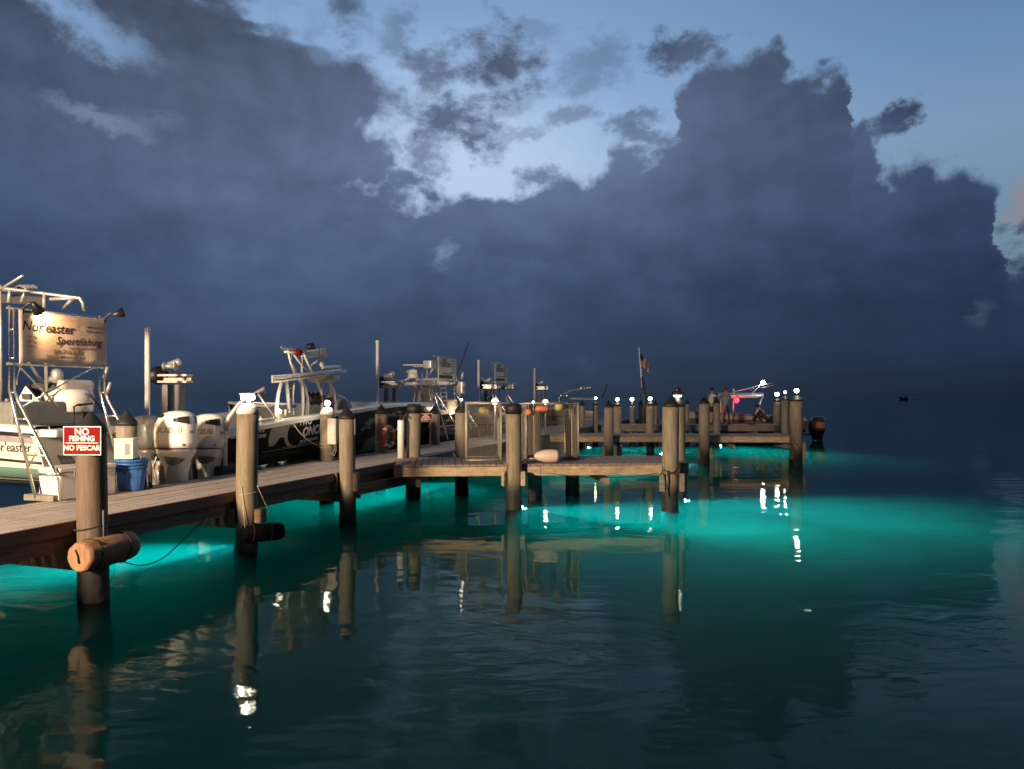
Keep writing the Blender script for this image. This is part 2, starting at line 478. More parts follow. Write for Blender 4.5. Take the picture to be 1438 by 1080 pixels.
# clear dusk sky: the Nishita sky low after sunset, cooled
sky = nb.n('ShaderNodeTexSky'); sky.sky_type = 'NISHITA'; sky.sun_disc = False
sky.sun_elevation = R(2.0); sky.sun_rotation = R(-125); sky.air_density = 1.6; sky.dust_density = .5; sky.ozone_density = 3
nish = nb.mix(1.0, sky.outputs[0], (.045, .045, .045), 'MULTIPLY')
eln = nb.m('DIVIDE', el, 1.5708)
grad = nb.ramp(eln, [(0, lin(96, 112, 132)), (.10, lin(160, 184, 206)), (.19, lin(176, 203, 242)), (.25, lin(152, 188, 234)), (.36, lin(120, 152, 190)), (.6, lin(58, 82, 122)), (1, lin(30, 44, 74))])
side = nb.smooth(az, -.05, .62)
grad = nb.mix(side, grad, nb.mix(1., grad, (.52, .60, .62), 'MULTIPLY'))
clear = nb.mix(.85, nish, grad)
clear = nb.mix(nb.m('MULTIPLY', nb.smooth(blob(660, 225, 260, 170, 10), 1.1, .0), .8), clear, lin(192, 212, 238))
# cloud body: relief from the billows, and broad tone changes
off = nb.vm('ADD', P, (.018, .03, 0))
relief = nb.m('SUBTRACT', nb.noise(P, 11, 9, .58, .3), nb.noise(off, 11, 9, .58, .3))
broad = nb.noise(P, 2.6, 3, .5)
body = nb.ramp(eln, [(0, lin(46, 58, 79)), (.03, lin(53, 69, 96)), (.10, lin(66, 85, 115)), (.19, lin(88, 105, 134)), (.30, lin(80, 93, 118)), (.5, lin(46, 53, 68)), (1, lin(24, 28, 38))])
dark_r = nb.smooth(az, -.02, .66)
body = nb.mix(dark_r, body, nb.mix(1., body, (.44, .50, .58), 'MULTIPLY'))
dark_l = nb.smooth(az, -.35, -.75)
body = nb.mix(dark_l, body, nb.mix(1., body, (.60, .68, .74), 'MULTIPLY'))
tone = nb.m('ADD', nb.m('ADD', 1.0, nb.m('ADD', nb.m('MULTIPLY', relief, .6), nb.m('MULTIPLY', puff, .16))), nb.m('MULTIPLY', nb.m('SUBTRACT', broad, .5), 1.1))
fadeh = nb.smooth(el, .0, .2)
tone = nb.m('ADD', 1.0, nb.m('MULTIPLY', nb.m('SUBTRACT', tone, 1.0), nb.m('ADD', .25, nb.m('MULTIPLY', fadeh, .75))))
rimf = nb.m('MINIMUM', nb.m('ABSOLUTE', f1), nb.m('ABSOLUTE', f2))
tone = nb.m('ADD', tone, nb.smooth(rimf, .0, .11, .16, -.05))
streak = nb.noise(nb.vec(nb.m('ADD', nb.m('MULTIPLY', az, 2.2), nb.m('MULTIPLY', el, 1.2)), nb.m('MULTIPLY', el, 9.0), 1.3), 1.6, 6, .55, .6)
tone = nb.m('ADD', tone, nb.m('MULTIPLY', nb.m('SUBTRACT', streak, .5), .55))
tone = nb.m('ADD', tone, nb.m('MULTIPLY', nb.smooth(blob(690, 270, 420, 190, 0), 1.1, .1), .16))
body = nb.mix(.12, body, nb.mix(1., body, (1.25, 1.02, .78), 'MULTIPLY'))
tn = nb.n('ShaderNodeVectorMath'); tn.operation = 'SCALE'; wt.links.new(body, tn.inputs[0]); wt.links.new(tone, tn.inputs['Scale'])
body = tn.outputs[0]
col = nb.mix(cover, clear, body)
# a last warm scrap of cloud at the right
pk = nb.m('MULTIPLY', nb.smooth(blob(1436, 285, 30, 42, 0), 1.1, .3), .55)
col = nb.mix(nb.m('MULTIPLY', pk, nb.m('SUBTRACT', 1.0, c1)), col, lin(150, 135, 140))
pk2 = nb.m('MULTIPLY', nb.smooth(blob(140, 166, 80, 12, 9), 1.1, .1), .3)
col = nb.mix(pk2, col, lin(128, 122, 142))
# dark sky behind the viewer
back = nb.smooth(sp.outputs[1], .1, -.4)
col = nb.mix(back, col, lin(40, 50, 74))
bg = nb.n('ShaderNodeBackground'); wt.links.new(col, bg.inputs['Color']); bg.inputs['Strength'].default_value = 1.0
wo = nb.n('ShaderNodeOutputWorld'); wt.links.new(bg.outputs[0], wo.inputs['Surface'])
# ---------------------------------------------------------------- water and seabed
def make_water():
    m = bpy.data.materials.new('sea_water'); m.use_nodes = True
    nt = m.node_tree; nt.nodes.clear(); b = NB(nt)
    geo = b.n('ShaderNodeNewGeometry'); pos = geo.outputs['Position']
    sx = b.n('ShaderNodeSeparateXYZ'); nt.links.new(pos, sx.inputs[0])
    v1 = b.vec(b.m('MULTIPLY', sx.outputs[0], .55), sx.outputs[1], 0.)
    n1 = b.noise(v1, .9, 3, .5, .6)
    n2 = b.noise(v1, 3.2, 4, .5, .4)
    n3 = b.noise(b.vec(sx.outputs[0], b.m('MULTIPLY', sx.outputs[1], 1.4), 0.), 14, 3, .5)
    # calm and ruffled patches
    patch = b.smooth(b.noise(b.vec(b.m('MULTIPLY', sx.outputs[0], .5), sx.outputs[1], 3.), .16, 3, .5), .50, .70, 0.0, .5)
    # cat's paws: patches of wind ripple at known spots on the water
    for (px, py, rx, ry) in ((735, 905, 1.5, 1.3), (40, 822, 1.6, .8), (1330, 880, 1.6, 1.2), (1425, 680, 2.2, 8.), (180, 960, 1.0, .8)):
        c = G(px, py)
        gx = b.m('DIVIDE', b.m('SUBTRACT', sx.outputs[0], c.x), rx); gy = b.m('DIVIDE', b.m('SUBTRACT', sx.outputs[1], c.y), ry)
        d2 = b.m('ADD', b.m('ADD', b.m('MULTIPLY', gx, gx), b.m('MULTIPLY', gy, gy)), b.m('MULTIPLY', b.m('SUBTRACT', n1, .5), 1.6))
        patch = b.m('MAXIMUM', patch, b.smooth(d2, 1.5, .2, 0.0, 2.4))
    h = b.m('ADD', b.m('MULTIPLY', n1, .55), b.m('MULTIPLY', n2, b.m('ADD', .036, b.m('MULTIPLY', patch, .26))))
    h = b.m('ADD', h, b.m('MULTIPLY', n3, b.m('ADD', .010, b.m('MULTIPLY', patch, .016))))
    bp = b.n('ShaderNodeBump'); bp.inputs['Strength'].default_value = 1.0; bp.inputs['Distance'].default_value = .030
    nt.links.new(h, bp.inputs['Height'])
    fr = b.n('ShaderNodeFresnel'); fr.inputs['IOR'].default_value = 1.33; nt.links.new(bp.outputs[0], fr.inputs['Normal'])
    gl = b.n('ShaderNodeBsdfGlossy'); gl.inputs['Roughness'].default_value = .015; gl.inputs['Color'].default_value = (.86, .96, .95, 1)
    nt.links.new(bp.outputs[0], gl.inputs['Normal'])
    rf = b.n('ShaderNodeBsdfRefraction'); rf.inputs['IOR'].default_value = 1.33; rf.inputs['Roughness'].default_value = .0
    nt.links.new(bp.outputs[0], rf.inputs['Normal'])
    mx = b.n('ShaderNodeMixShader'); nt.links.new(b.m('POWER', fr.outputs[0], 1.3), mx.inputs[0]); nt.links.new(rf.outputs[0], mx.inputs[1]); nt.links.new(gl.outputs[0], mx.inputs[2])
    ab = b.n('ShaderNodeVolumeAbsorption'); ab.inputs['Color'].default_value = (.0, .79, .755, 1); ab.inputs['Density'].default_value = .78
    sc = b.n('ShaderNodeVolumeScatter'); sc.inputs['Color'].default_value = (.10, .93, .92, 1); sc.inputs['Density'].default_value = .26; sc.inputs['Anisotropy'].default_value = .2
    ad = b.n('ShaderNodeAddShader'); nt.links.new(ab.outputs[0], ad.inputs[0]); nt.links.new(sc.outputs[0], ad.inputs[1])
    o = b.n('ShaderNodeOutputMaterial'); nt.links.new(mx.outputs[0], o.inputs['Surface']); nt.links.new(ad.outputs[0], o.inputs['Volume'])
    return m
M['water'] = make_water()
w = MB(); w.box((0, 3000, -2.0), (12000, 8000, 4.0))
structure(w.build('water', M['water']))
M['seabed'] = mat('sand_bed', (.30, .33, .27), .95, var=.5, scale=.5, dirt=.7, dirtcol=(.02, .05, .03))
s = MB(); s.box((0, 3000, -2.9), (11900, 7900, .2))
structure(s.build('seabed', M['seabed']))
# lamps under the water: (px, py) where each shows, heading, power
# each: where it shows, heading of the wide glow, heading of the beam, power of glow, power of beam
UNDER = [((335, 771), (-1.0, -.45, -.15), (-1, -.42, -.03), 6, 125), ((645, 681), (-.6, -1, -.12), (-1, -.75, -.03), 44, 420), ((733, 718), (1, -.6, -.12), (1, -.16, -.02), 50, 340), ((962, 707), (.85, -.9, -.2), (1, -.30, -.02), 130, 260),
         ((986, 654), (.1, -1, -.2), (-1, -.5, -.03), 60, 400), ((1012, 628), (.2, -1, -.2), (.3, -1, -.03), 60, 300), ((826, 631), (.3, -1, -.2), (1, -.3, -.03), 50, 300), ((930, 640), (-.8, -.8, -.2), (-1, -.4, -.03), 40, 200)]
UNDER_COL = (.01, 1.0, .98)
from mathutils import noise as mnoise
# ---------------------------------------------------------------- piers
PW = 1.72                                                   # width of the main pier
A0 = on_line(-330, 0); A0.z = 0
def pier_len_at(px): return (on_line(px, 0) - A0).dot(DIR)
L_MAIN = 40.0
pier = thing('main_pier', 'long plank pier with reddish fascia running from the lower left away into the distance', 'pier', A0, PIER_ROT)
d = MB()
nb_ = 11; bw = PW / nb_
for i in range(nb_):
    y = -.2
    while y < L_MAIN:
        ln = random.choice((3.6, 4.2, 4.8))
        d.box((-(i + .5) * bw, min(y + ln / 2, L_MAIN), DECK - .02 + random.uniform(-.0025, .0025)), (bw - .012, ln - .006, .04))
        y += ln
d.build('deck', M['deck'], pier)
d = MB(); y = .3
while y < 22:                                           # pairs of screw heads over each joist
    for i in range(nb_):
        for k in (-.04, .04): d.lathe([(.0065, DECK + .0005), (.0065, DECK + .0035), (0, DECK + .004)], (-(i + .5) * bw + k, y + random.uniform(-.01, .01), 0), 6)
    y += .6
d.build('deck_screws', M['black'], pier)
q = MB(); q.box((.022, L_MAIN / 2, DECK - .075), (.04, L_MAIN, .155)); q.box((-PW - .022, L_MAIN / 2, DECK - .075), (.04, L_MAIN, .155))
q.build('fascia', M['fascia'], pier, bevel=.004)
q = MB(); q.box((-.07, L_MAIN / 2, DECK - .24), (.09, L_MAIN, .20)); q.box((-PW + .07, L_MAIN / 2, DECK - .24), (.09, L_MAIN, .20)); q.box((-PW / 2, L_MAIN / 2, DECK - .14), (.08, L_MAIN, .18))
q.build('stringer', M['beam'], pier, bevel=.005)
def one_beam(parent, c, size, m):
    q = MB(); q.box(c, size); return q.build('cross_beam', m, parent, bevel=.006)
for px in (128, 347, 487, 581):
    y = pier_len_at(px)
    one_beam(pier, (-PW / 2, y - .27, DECK - .45), (PW + .25, .09, .22), M['beam'])
    one_beam(pier, (-PW / 2, y + .27, DECK - .45), (PW + .25, .09, .22), M['beam'])
for k in range(4):
    one_beam(pier, (-PW / 2, pier_len_at(581) + 4.5 * (k + 1), DECK - .45), (PW + .2, .09, .22), M['beam'])

def finger(name_label, p0, p1, width, beam_mat, top_mat, beam_h=.2, lower=True):
    """a finger pier: p0 root and p1 tip of its front edge"""
    v = (p1 - p0); v.z = 0; L = v.length
    rot = math.atan2(v.y, v.x)
    t = thing('finger_pier', name_label, 'pier', (p0.x, p0.y, 0), rot, 'finger piers off the main pier')
    d = MB(); n = int(L / .14); bw = L / n
    for i in range(n):
        d.box(((i + .5) * bw, width / 2, DECK - .02 + random.uniform(-.004, .004)), (bw - .012, width + random.uniform(.0, .03), .04))
    d.build('deck', top_mat, t)
    q = MB()
    for yy in (.03, width - .03):
        x = 0
        while x < L - .05:
            ln = min(random.uniform(2.4, 3.2), L - x)
            q.box((x + ln / 2, yy + random.uniform(-.006, .006), DECK - .045 - beam_h / 2), (ln - .006, .06, beam_h + random.uniform(-.01, .01)))
            x += ln
    q.build('fascia', beam_mat, t, bevel=.006)
    x = .5
    while x < L:
        one_beam(t, (x, width / 2, DECK - .39), (.1, width - .15, .16), M['beam_grey']); x += 2.0
    return t
F1A, F1B = G(553, 653.5, DECK), G(967, 650, DECK)
finger('nearest finger pier, tan beam, carrying the wire cages and a pale buoy', F1A, F1B, 1.9, M['beam_x'], M['deck_x'])
F2A, F2B = G(772, 611.5, DECK), G(1117, 612.0, DECK)
finger('second finger pier with knotty brown beam, in front of the people', F2A, F2B, 1.7, M['beam_x'], M['deck_x'], .19)
F3A, F3B = G(812, 597.5, DECK), G(1100, 597, DECK)
finger('third finger pier, grey beam, where the people stand', F3A, F3B, 1.8, M['beam_grey'], M['deck_x'], .24)
F4A, F4B = G(850, 589, DECK), G(985, 588.5, DECK)
finger('farthest finger pier, grey, behind the flagpole', F4A, F4B, 1.6, M['beam_grey'], M['deck_x'], .22)

# ---------------------------------------------------------------- pilings
def pile_mesh(dia, top, kind='cone', depth=-3.2):
    sh = MB(); r = dia / 2
    zs = [depth, -.6, -.25] + [-.15 + .05 * k for k in range(18)] + [.8 + (top - .8) * k / 8 for k in range(1, 9)]
    n = 36; ph = random.uniform(0, 50); lean = (random.uniform(-.012, .012), random.uniform(-.012, .012)); secs = []
    for z in zs:
        grow = max(0, min(1, (.55 - z) / .5)) if z > -.3 else .8
        row = []
        for i in range(n):
            a = 2 * math.pi * i / n
            v = mnoise.noise(Vector((math.cos(a) * 5 + ph, math.sin(a) * 5, z * 7))) * .5 + mnoise.noise(Vector((math.cos(a) * 11, math.sin(a) * 11 + ph, z * 15))) * .5
            w_ = mnoise.noise(Vector((math.cos(a) * 1.3 + ph, math.sin(a) * 1.3, z * .6)))
            rr = r * (1 + .02 * w_) + .022 * grow * v + .008 * grow
            if z > top - .06: rr = min(rr, r)
            row.append((rr * math.cos(a) + lean[0] * (top - z), rr * math.sin(a) + lean[1] * (top - z), z))
        secs.append(row)
    sh.loft(secs, closed=True, caps=True)
    cp = MB()
    if kind == 'cone':
        cp.lathe([(r * 1.0, top - .005), (r * 1.05, top - .005), (r * 1.05, top + .045), (r * .98, top + .055), (r * .14, top + .225), (0, top + .235)], n=28)
    elif kind == 'flat':
        cp.lathe([(r * 1.0, top - .005), (r * 1.06, top - .005), (r * 1.06, top + .13), (r * .9, top + .20), (0, top + .215)], n=28)
    else:
        cp.lathe([(r * 1.0, top - .005), (r * 1.04, top - .005), (r * 1.03, top + .06), (r * .55, top + .15), (0, top + .15)], n=28)
    return sh, cp
def piling(px, Y, base_y, dia, label, kind='cone', m='piling', cap='cap', group='pier pilings', off=0.0):
    """base_y: photograph row of the underside of the cap"""
    top = CAM_H - (base_y - HY) / FOC * Y
    X = (px - CX) / FOC * Y
    t = thing('piling', label, 'piling', (X, Y, 0), random.uniform(0, 6.28), group)
    sh, cp = pile_mesh(dia, top, kind)
    sh.build('shaft', M[m], t); cp.build('cap', M[cap], t)
    t['top'] = top
    return t
M['cap_white'] = mat('white_cap', (.62, .60, .55), .5, var=.1)
def yl(px, off): return on_line(px, off).y
PIL = {}
PIL['p1'] = piling(128, yl(128, -.20), 606, .325, 'big near piling carrying the red no fishing sign', m='piling_brown')
PIL['p2'] = piling(348, yl(348, -.18), 581, .315, 'near piling with a white cap under a bright lamp, black fender at its foot', 'trunc', cap='cap_white', m='piling_mid')
PIL['p3'] = piling(487, yl(487, -.17), 588, .30, 'front piling beside the grey power box, timber clamps at deck level')
PIL['p4'] = piling(721, 15.55, 581, .325, 'blunt black topped piling between the two wire cages', 'flat')
PIL['p5'] = piling(942, 15.30, 571, .335, 'front piling at the tip of the nearest finger pier, wrapped in black rope')
PIL['p5b'] = piling(951.5, 17.3, 571, .325, 'rear piling at the tip of the nearest finger pier, with a black lantern')
PIL['b1'] = piling(178, yl(178, PW + .2), 597, .31, 'dark topped piling behind the white box on the blue buckets', m='piling_far')
PIL['b2'] = piling(460, yl(460, PW - .16), 582, .31, 'piling with a lit lamp on a white cap in front of the black boat', 'trunc', cap='cap_white')
PIL['b3'] = piling(535.5, yl(535.5, PW - .16), 581, .30, 'piling holding the orange life ring')
PIL['m1'] = piling(581.5, yl(581.5, .17), 580, .325, 'dark capped piling right of the white standpipe', 'flat')
PIL['b4'] = piling(610, yl(610, PW - .16), 581, .30, 'piling with a small red notice behind the standpipe', m='piling_far')
PIL['f1a'] = piling(648, 17.85, 579, .31, 'dark capped piling left of the first wire cage', m='piling_far')
PIL['f1b'] = piling(750, 18.1, 577, .33, 'weathered piling hung with rope behind the second cage', 'trunc', m='piling_far')
PIL['f1c'] = piling(803, 17.8, 573, .32, 'weathered piling seen through the right end of the second cage', 'trunc', m='piling_far')
PIL['g1'] = piling(855, 25.9, 572, .33, 'grey piling in front of the second finger pier, left of the flagpole', m='piling_far')
PIL['g2'] = piling(867, 29.0, 570.5, .32, 'lamp topped piling close behind the grey piling', 'trunc', m='piling_far')
PIL['g3'] = piling(913, 28.9, 569.5, .31, 'lamp topped piling just left of the rope wrapped pair', 'trunc', m='piling_far')
PIL['g4'] = piling(989, 25.4, 567, .355, 'piling in front of the man in the white shirt', m='piling_far')
PIL['g5'] = piling(1118.5, 24.6, 563, .41, 'stout piling at the far corner, topped by a lamp')
PIL['h1'] = piling(817.5, 33.0, 569.5, .25, 'thin dark piling left of the lamp topped one on the third finger', m='piling_far')
PIL['h2'] = piling(836.5, 34.5, 569, .25, 'pale lamp topped piling between two dark ones', 'trunc', m='piling_far')
PIL['h3'] = piling(887.5, 38.0, 569, .28, 'far piling left of the flagpole foot, topped by a bright lamp', 'trunc', m='piling_far')
PIL['h4'] = piling(899.5, 40.0, 568, .22, 'far slim piling touching the flagpole', m='piling_far')
PIL['h5'] = piling(920, 36.5, 569, .25, 'slim piling half hidden behind a lamp topped one', m='piling_far')
PIL['h6'] = piling(1006.5, 33.9, 566, .30, 'slim grey piling in front of the man in the blue shirt', m='piling_far')
PIL['h7'] = piling(1091, 35.9, 564, .36, 'brown piling left of the two lamp topped ones at the far corner', 'trunc', m='piling_far')
PIL['h8'] = piling(1102.5, 33.5, 562, .33, 'piling between two others at the far corner, small lamp on top', m='piling_far')
PIL['h9'] = piling(965, 37.0, 567, .22, 'distant slim piling right of the rope wrapped pair', m='piling_far')
# ---------------------------------------------------------------- things on and around the pier
def PL(px, py, off):                    # point seen at (px,py) on the upright plane parallel to the pier, 'off' behind its front edge
    p = on_line(px, off); p.z = CAM_H - (py - HY) / FOC * p.y; return p
def local(root, p):
    return (Matrix.Translation(root.location) @ root.rotation_euler.to_matrix().to_4x4()).inverted() @ Vector(p)

M['red_sign'] = mat('red_sign_face', (.18, .005, .007), .85, spec=.1, var=.1, scale=4)
M['sign_white'] = mat('sign_white', (.74, .70, .64), .8, spec=.15, var=.05)
M['ink'] = mat('banner_ink', (.035, .025, .025), .6, var=.1)
M['ink_soft'] = mat('faded_ink', (.22, .15, .12), .6, var=.2)

def notice(name, label, loc, w, h, rot, group='red notices on the pilings', text=True):
    t = thing(name, label, 'sign', loc, rot, group)       # faces local -y
    q = MB(); q.box((0, 0, 0), (w, .006, h)); q.build('panel', M['sign_white'], t, bevel=.001)
    q = MB(); q.box((0, -.0045, 0), (w - .02, .004, h - .02)); q.build('red_face', M['red_sign'], t)
    f = lambda z: frame((0, -.0075, z), (1, 0, 0), (0, 0, 1))
    text_obj('lettering', 'NO', h * .33, M['sign_white'], t, matrix=f(h * .30), offset=.003)
    text_obj('lettering', 'FISHING', h * .25, M['sign_white'], t, matrix=f(h * .07), offset=.0025)
    q = MB(); q.box((0, -.0075, -h * .075), (w * .86, .002, .008)); q.build('rule', M['sign_white'], t)
    text_obj('lettering', 'NO PESCAR', h * .245, M['sign_white'], t, matrix=f(-h * .25), offset=.0025)
    return t
p = PIL['p1'].location
c = W(115.5, 619, p.y - .185)
notice('notice_sign', 'red and white notice forbidding fishing in two languages on the big near piling', c, .445, .33, R(-3))
p = PIL['b4'].location
c = W(598, 586.5, p.y - .17)
notice('notice_sign', 'small distant red notice on the piling behind the white standpipe', c, .36, .24, R(8))

# sign stands: pairs of bent tubes with rungs, a banner between
M['banner'] = mat('banner_cloth', (.52, .42, .35), .7, var=.06, scale=3, bump=.25, bscale=7)
M['panel'] = mat('printed_panel', (.60, .54, .48), .6, var=.06, scale=3)
def sign_stand(top_px, label, wd, banner):
    o = on_line(top_px, 2.40); o.z = 0
    t = thing('sign_stand', label, 'sign stand', o, PIER_ROT, 'tubular sign stands along the slips')
    for y in (0, wd):
        a = [(0, 3.64), (0, 2.45), (.06, 2.28), (.50, .94 + .02)]
        b = [(.085, 3.60), (.10, 2.45), (.17, 2.30), (.86, 1.33), (.93, 1.22), (.96, .94)]
        A = [Vector((x, y, z)) for x, z in a]; B = [Vector((x, y + .0, z)) for x, z in b]
        q = MB(); q.tube(A, .021, 10); q.build('upright', M['steel'], t)
        q = MB(); q.tube(B, .021, 10); q.build('upright', M['steel'], t)
        def at(P_, z):
            for u, v in zip(P_, P_[1:]):
                if u.z >= z >= v.z: return u.lerp(v, (u.z - z) / (u.z - v.z))
            return P_[-1]
        for z in (3.3, 2.9, 2.42, 2.05, 1.80, 1.55, 1.30):
            q = MB(); q.tube([at(A, z), at(B, z)], .012, 8); q.build('rung', M['steel'], t)
        q = MB(); q.tube([at(A, 1.38), at(B, 1.70)], .010, 8); q.build('brace', M['steel'], t)
    for z in (2.82, 3.60):
        q = MB(); q.tube([(.02, -.05, z), (.02, wd + .08, z)], .018, 10); q.build('cross_tube', M['steel'], t)
    for s_ in (0, 1):
        q = MB(); q.tube([(-.0, .12 if s_ else wd - .12, 2.82), (-.35, wd * .5 + (.3 if s_ else -.3), 2.2)], .013, 8); q.build('brace', M['steel'], t)
    # the printed cloth between the uprights, facing the pier
    nx, nz = 24, 10
    def surf(u, v, off=0.0):            # u across 0..1, v up 0..1
        bulge = .012 * math.sin(u * 9.0 + v * 2) * (1 - v) + .010 * math.sin(u * 23 + 1) * (1 - v) ** 2
        return Vector((.115 + bulge + off, .05 + u * (wd - .02), 2.86 + v * .72 - .02 * math.sin(math.pi * u) * (1 - v)))
    q = MB()
    q.loft([[surf(i / nx, j / nz) for j in range(nz + 1)] for i in range(nx + 1)])
    ban = q.build('banner', M['banner'] if banner else M['panel'], t, recalc=False)
    so = ban.modifiers.new('thick', 'SOLIDIFY'); so.thickness = .004; so.offset = 0
    def put(body, u, v, size, m, shear=0, align='CENTER', off=0.0, space=1.0):
        W_ = wd - .02
        mp = lambda c: surf(u + c.x / W_, v + c.y / .72, .006 + c.z)
        text_obj('lettering', body, size, m, ban, .0008, shear, off, align, None, mp, space)
    if banner:
        put("Nor'easter", .31, .70, .19, M['ink'], .2, off=.002)
        put('Sportfishing', .66, .47, .155, M['ink'], .3, off=.001, space=1.06)
        put('508-760-4180', .53, .25, .085, M['ink_soft'], 0)
        put('www.sportfish', .84, .80, .055, M['ink_soft'], .1); put('Custom charters', .84, .71, .05, M['ink_soft'], .1)
        put('Cape Cod, Massachusetts', .70, .345, .05, M['ink_soft'], .2)
        put('inshore & offshore trips daily', .50, .155, .055, M['ink_soft'], 0)
        put('Half Day', .13, .50, .05, M['ink_soft'], .2); put('Full Day', .13, .41, .05, M['ink_soft'], .2); put('Sunset', .13, .32, .05, M['ink_soft'], .2)
    else:
        put('TWO', .34, .86, .17, M['ink'], 0, off=.006); put('CONCHS', .36, .66, .20, M['ink'], 0, off=.008)
        for k in range(5): put('fish trips', .80, .88 - k * .13, .085, M['ink'], 0)
        put('SPORTFISHING CHARTERS', .5, .30, .07, M['ink'], 0); 
        q = MB(); q.loft([[surf(.05, .06, .007), surf(.05, .20, .007)], [surf(.95, .06, .007), surf(.95, .20, .007)]]); q.build('band', M['ink'], ban, recalc=False)
        put('305 664 9153', .5, .13, .08, M['sign_white'], 0, off=.003)
    return t
ST = [sign_stand(13, 'tall tubular stand at the left holding the big lamplit cloth banner with script lettering', 1.50, True),
      sign_stand(609, 'tall tubular stand beside the small red notice, holding a printed panel', 1.55, False),
      sign_stand(690, 'farthest tubular stand holding a printed panel, just above the first wire cage', 1.55, False)]
# its two black clamp lamps
def clamp_lamp(stand, y, label, lit, ang):
    o = stand.location + NRM * .10 + DIR * y + Vector((0, 0, 3.56))
    t = thing('clamp_lamp', label, 'lamp', o, PIER_ROT, 'black clamp lamps on the banner stand')
    q = MB(); q.tube([(0, 0, -.05), (.02, 0, .06), (.10, .02 * ang, .12), (.15, .06 * ang, .10)], .016, 8); q.build('bracket', M['black'], t)
    ax = Vector((-.15, .55 * ang, -.55)).normalized() if lit else Vector((.5, .6, .25)).normalized()
    q = MB(); q.lathe([(0, -.04), (.03, -.035), (.045, .02), (.085, .13), (.080, .13), (.03, .02)], (.15, .06 * ang, .10), 16, axis=ax); q.build('hood', M['black'], t)
    if lit:
        q = MB(); q.ball(Vector((.15, .06 * ang, .10)) + ax * .07, .038); q.build('bulb', emit('warm_bulb', (1, .74, .38), 60), t)
        lamp('SPOT', Vector((.15, .06 * ang, .10)) + ax * .135, 100, (1, .60, .28), .03, (-.13, .62, -.42), R(125), .9, parent=t)
    return t
clamp_lamp(ST[0], .12, 'black clamp lamp shining down the left top corner of the banner', True, 1)
clamp_lamp(ST[0], 1.50, 'unlit black clamp lamp sticking out at the right top corner of the banner', False, 1)
# foot board of the first stand
q = MB(); q.box((0, 0, 0), (.55, .24, .085), bevel=.012)
tag(q.build('foot_board', M['beam_grey']), 'brown timber block under the foot of the banner stand', 'timber', None, G(57, 704, DECK) + Vector((.0, .12, .0425)), PIER_ROT)

# log fender and tyre-black fender
M['log'] = mat('log_fender', (.25, .125, .06), .65, var=.35, scale=2.5, bump=.4, bscale=12, stretch=(6, 6, .8), dirt=.35, dirtcol=(.12, .06, .03))
def fender(name, label, c, L, r, m, rot, grooves):
    t = thing(name, label, 'fender', c, rot)
    q = MB(); n = 40; prof = [(-L / 2, .80), (-L / 2 + .02, .93), (-L / 2 + .07, 1.0), (L / 2 - .10, .98), (L / 2 - .03, .90), (L / 2, .72)]
    secs = []
    for y, s_ in prof:
        secs.append([(r * s_ * (1 - .035 * grooves * (math.sin(a * 9) > .55)) * math.cos(a), y, r * s_ * (1 - .035 * grooves * (math.sin(a * 9) > .55)) * math.sin(a)) for a in [2 * math.pi * i / n for i in range(n)]])
    q.loft(secs, closed=True, caps=True); q.build('body', m, t)
    q = MB(); q.tube([(0, -L / 2 - .01, .03), (.02, -L / 2 - .012, -.06)], .010, 6); q.tube([(0, -L / 2 - .01, .03), (-.03, -L / 2 - .012, .09)], .008, 6)
    q.build('rope_end', M['rope_black'], t)
    for y in (-L / 2 + .16, L / 2 - .2):
        q = MB(); q.tube([(r * 1.02 * math.cos(a), y + .01 * math.sin(a * 2), r * 1.02 * math.sin(a)) for a in [2 * math.pi * k / 20 for k in range(21)]], .009, 6); q.build('lashing', M['rope_black'], t)
    return t
fa, fb = W(121, 779, 8.42), W(175, 768, 8.98)
mid = (fa + fb) / 2; dv = fb - fa
fender('log_fender', 'brown log shaped roller fender lying across the foot of the near piling', mid + Vector((0, 0, .0)), .80, .178, M['log'], -math.atan2(dv.x, dv.y) , 1)
mid = W(369, 748, 11.35)
fender('black_fender', 'black cylinder fender hanging by ropes at the foot of the white capped piling', mid, .62, .135, M['rubber'], R(-58), 1)
def rope(name, label, pts, r, m=None, cat='rope', group=None):
    base = Vector(pts[0])
    q = MB(); q.tube([Vector(p) - base for p in pts], r, 6)
    return tag(q.build(name, m or M['rope']), label, cat, group, base)
def sag(a, b, drop, n=10):
    a = Vector(a); b = Vector(b)
    return [a.lerp(b, i / n) - Vector((0, 0, drop * 4 * (i / n) * (1 - i / n))) for i in range(n + 1)]
def loop_around(c, r, z, n=22, tilt=.02):
    return [(c.x + r * math.cos(2 * math.pi * i / n), c.y + r * math.sin(2 * math.pi * i / n), z + tilt * math.sin(2 * math.pi * i / n + 1)) for i in range(n + 1)]
p2 = PIL['p2'].location
rope('fender_rope', 'thin rope round the white capped piling holding the black fender', loop_around(p2, .166, DECK - .02) , .006)
rope('fender_rope', 'left thin rope from the white capped piling down to the black fender', [W(339, 682, 11.2), W(344, 742, 11.15), W(345, 750, 11.2)], .006)
rope('fender_rope', 'slanting thin rope from the white capped piling to the right end of the black fender', [W(361, 682, 11.3), W(383, 730, 11.25), W(385, 736, 11.3)], .006)
p1 = PIL['p1'].location
rope('piling_rope', 'dark rope tied round the near piling at deck level', loop_around(p1, .172, .86, tilt=.03), .010, M['rope_black'])
rope('power_cable', 'black cable looping from the near piling down to the underwater lamp', [W(152, 735, 8.9), W(158, 765, 8.8)] + sag(W(168, 786, 8.75), W(247, 768, 9.9), .14) + [W(285, 732, 10.6), W(292, 715, 10.8)], .008, M['rope_black'], 'cable')
q = MB(); q.tube([(0, 0, .95), (0, 0, -.2)], .016, 8)
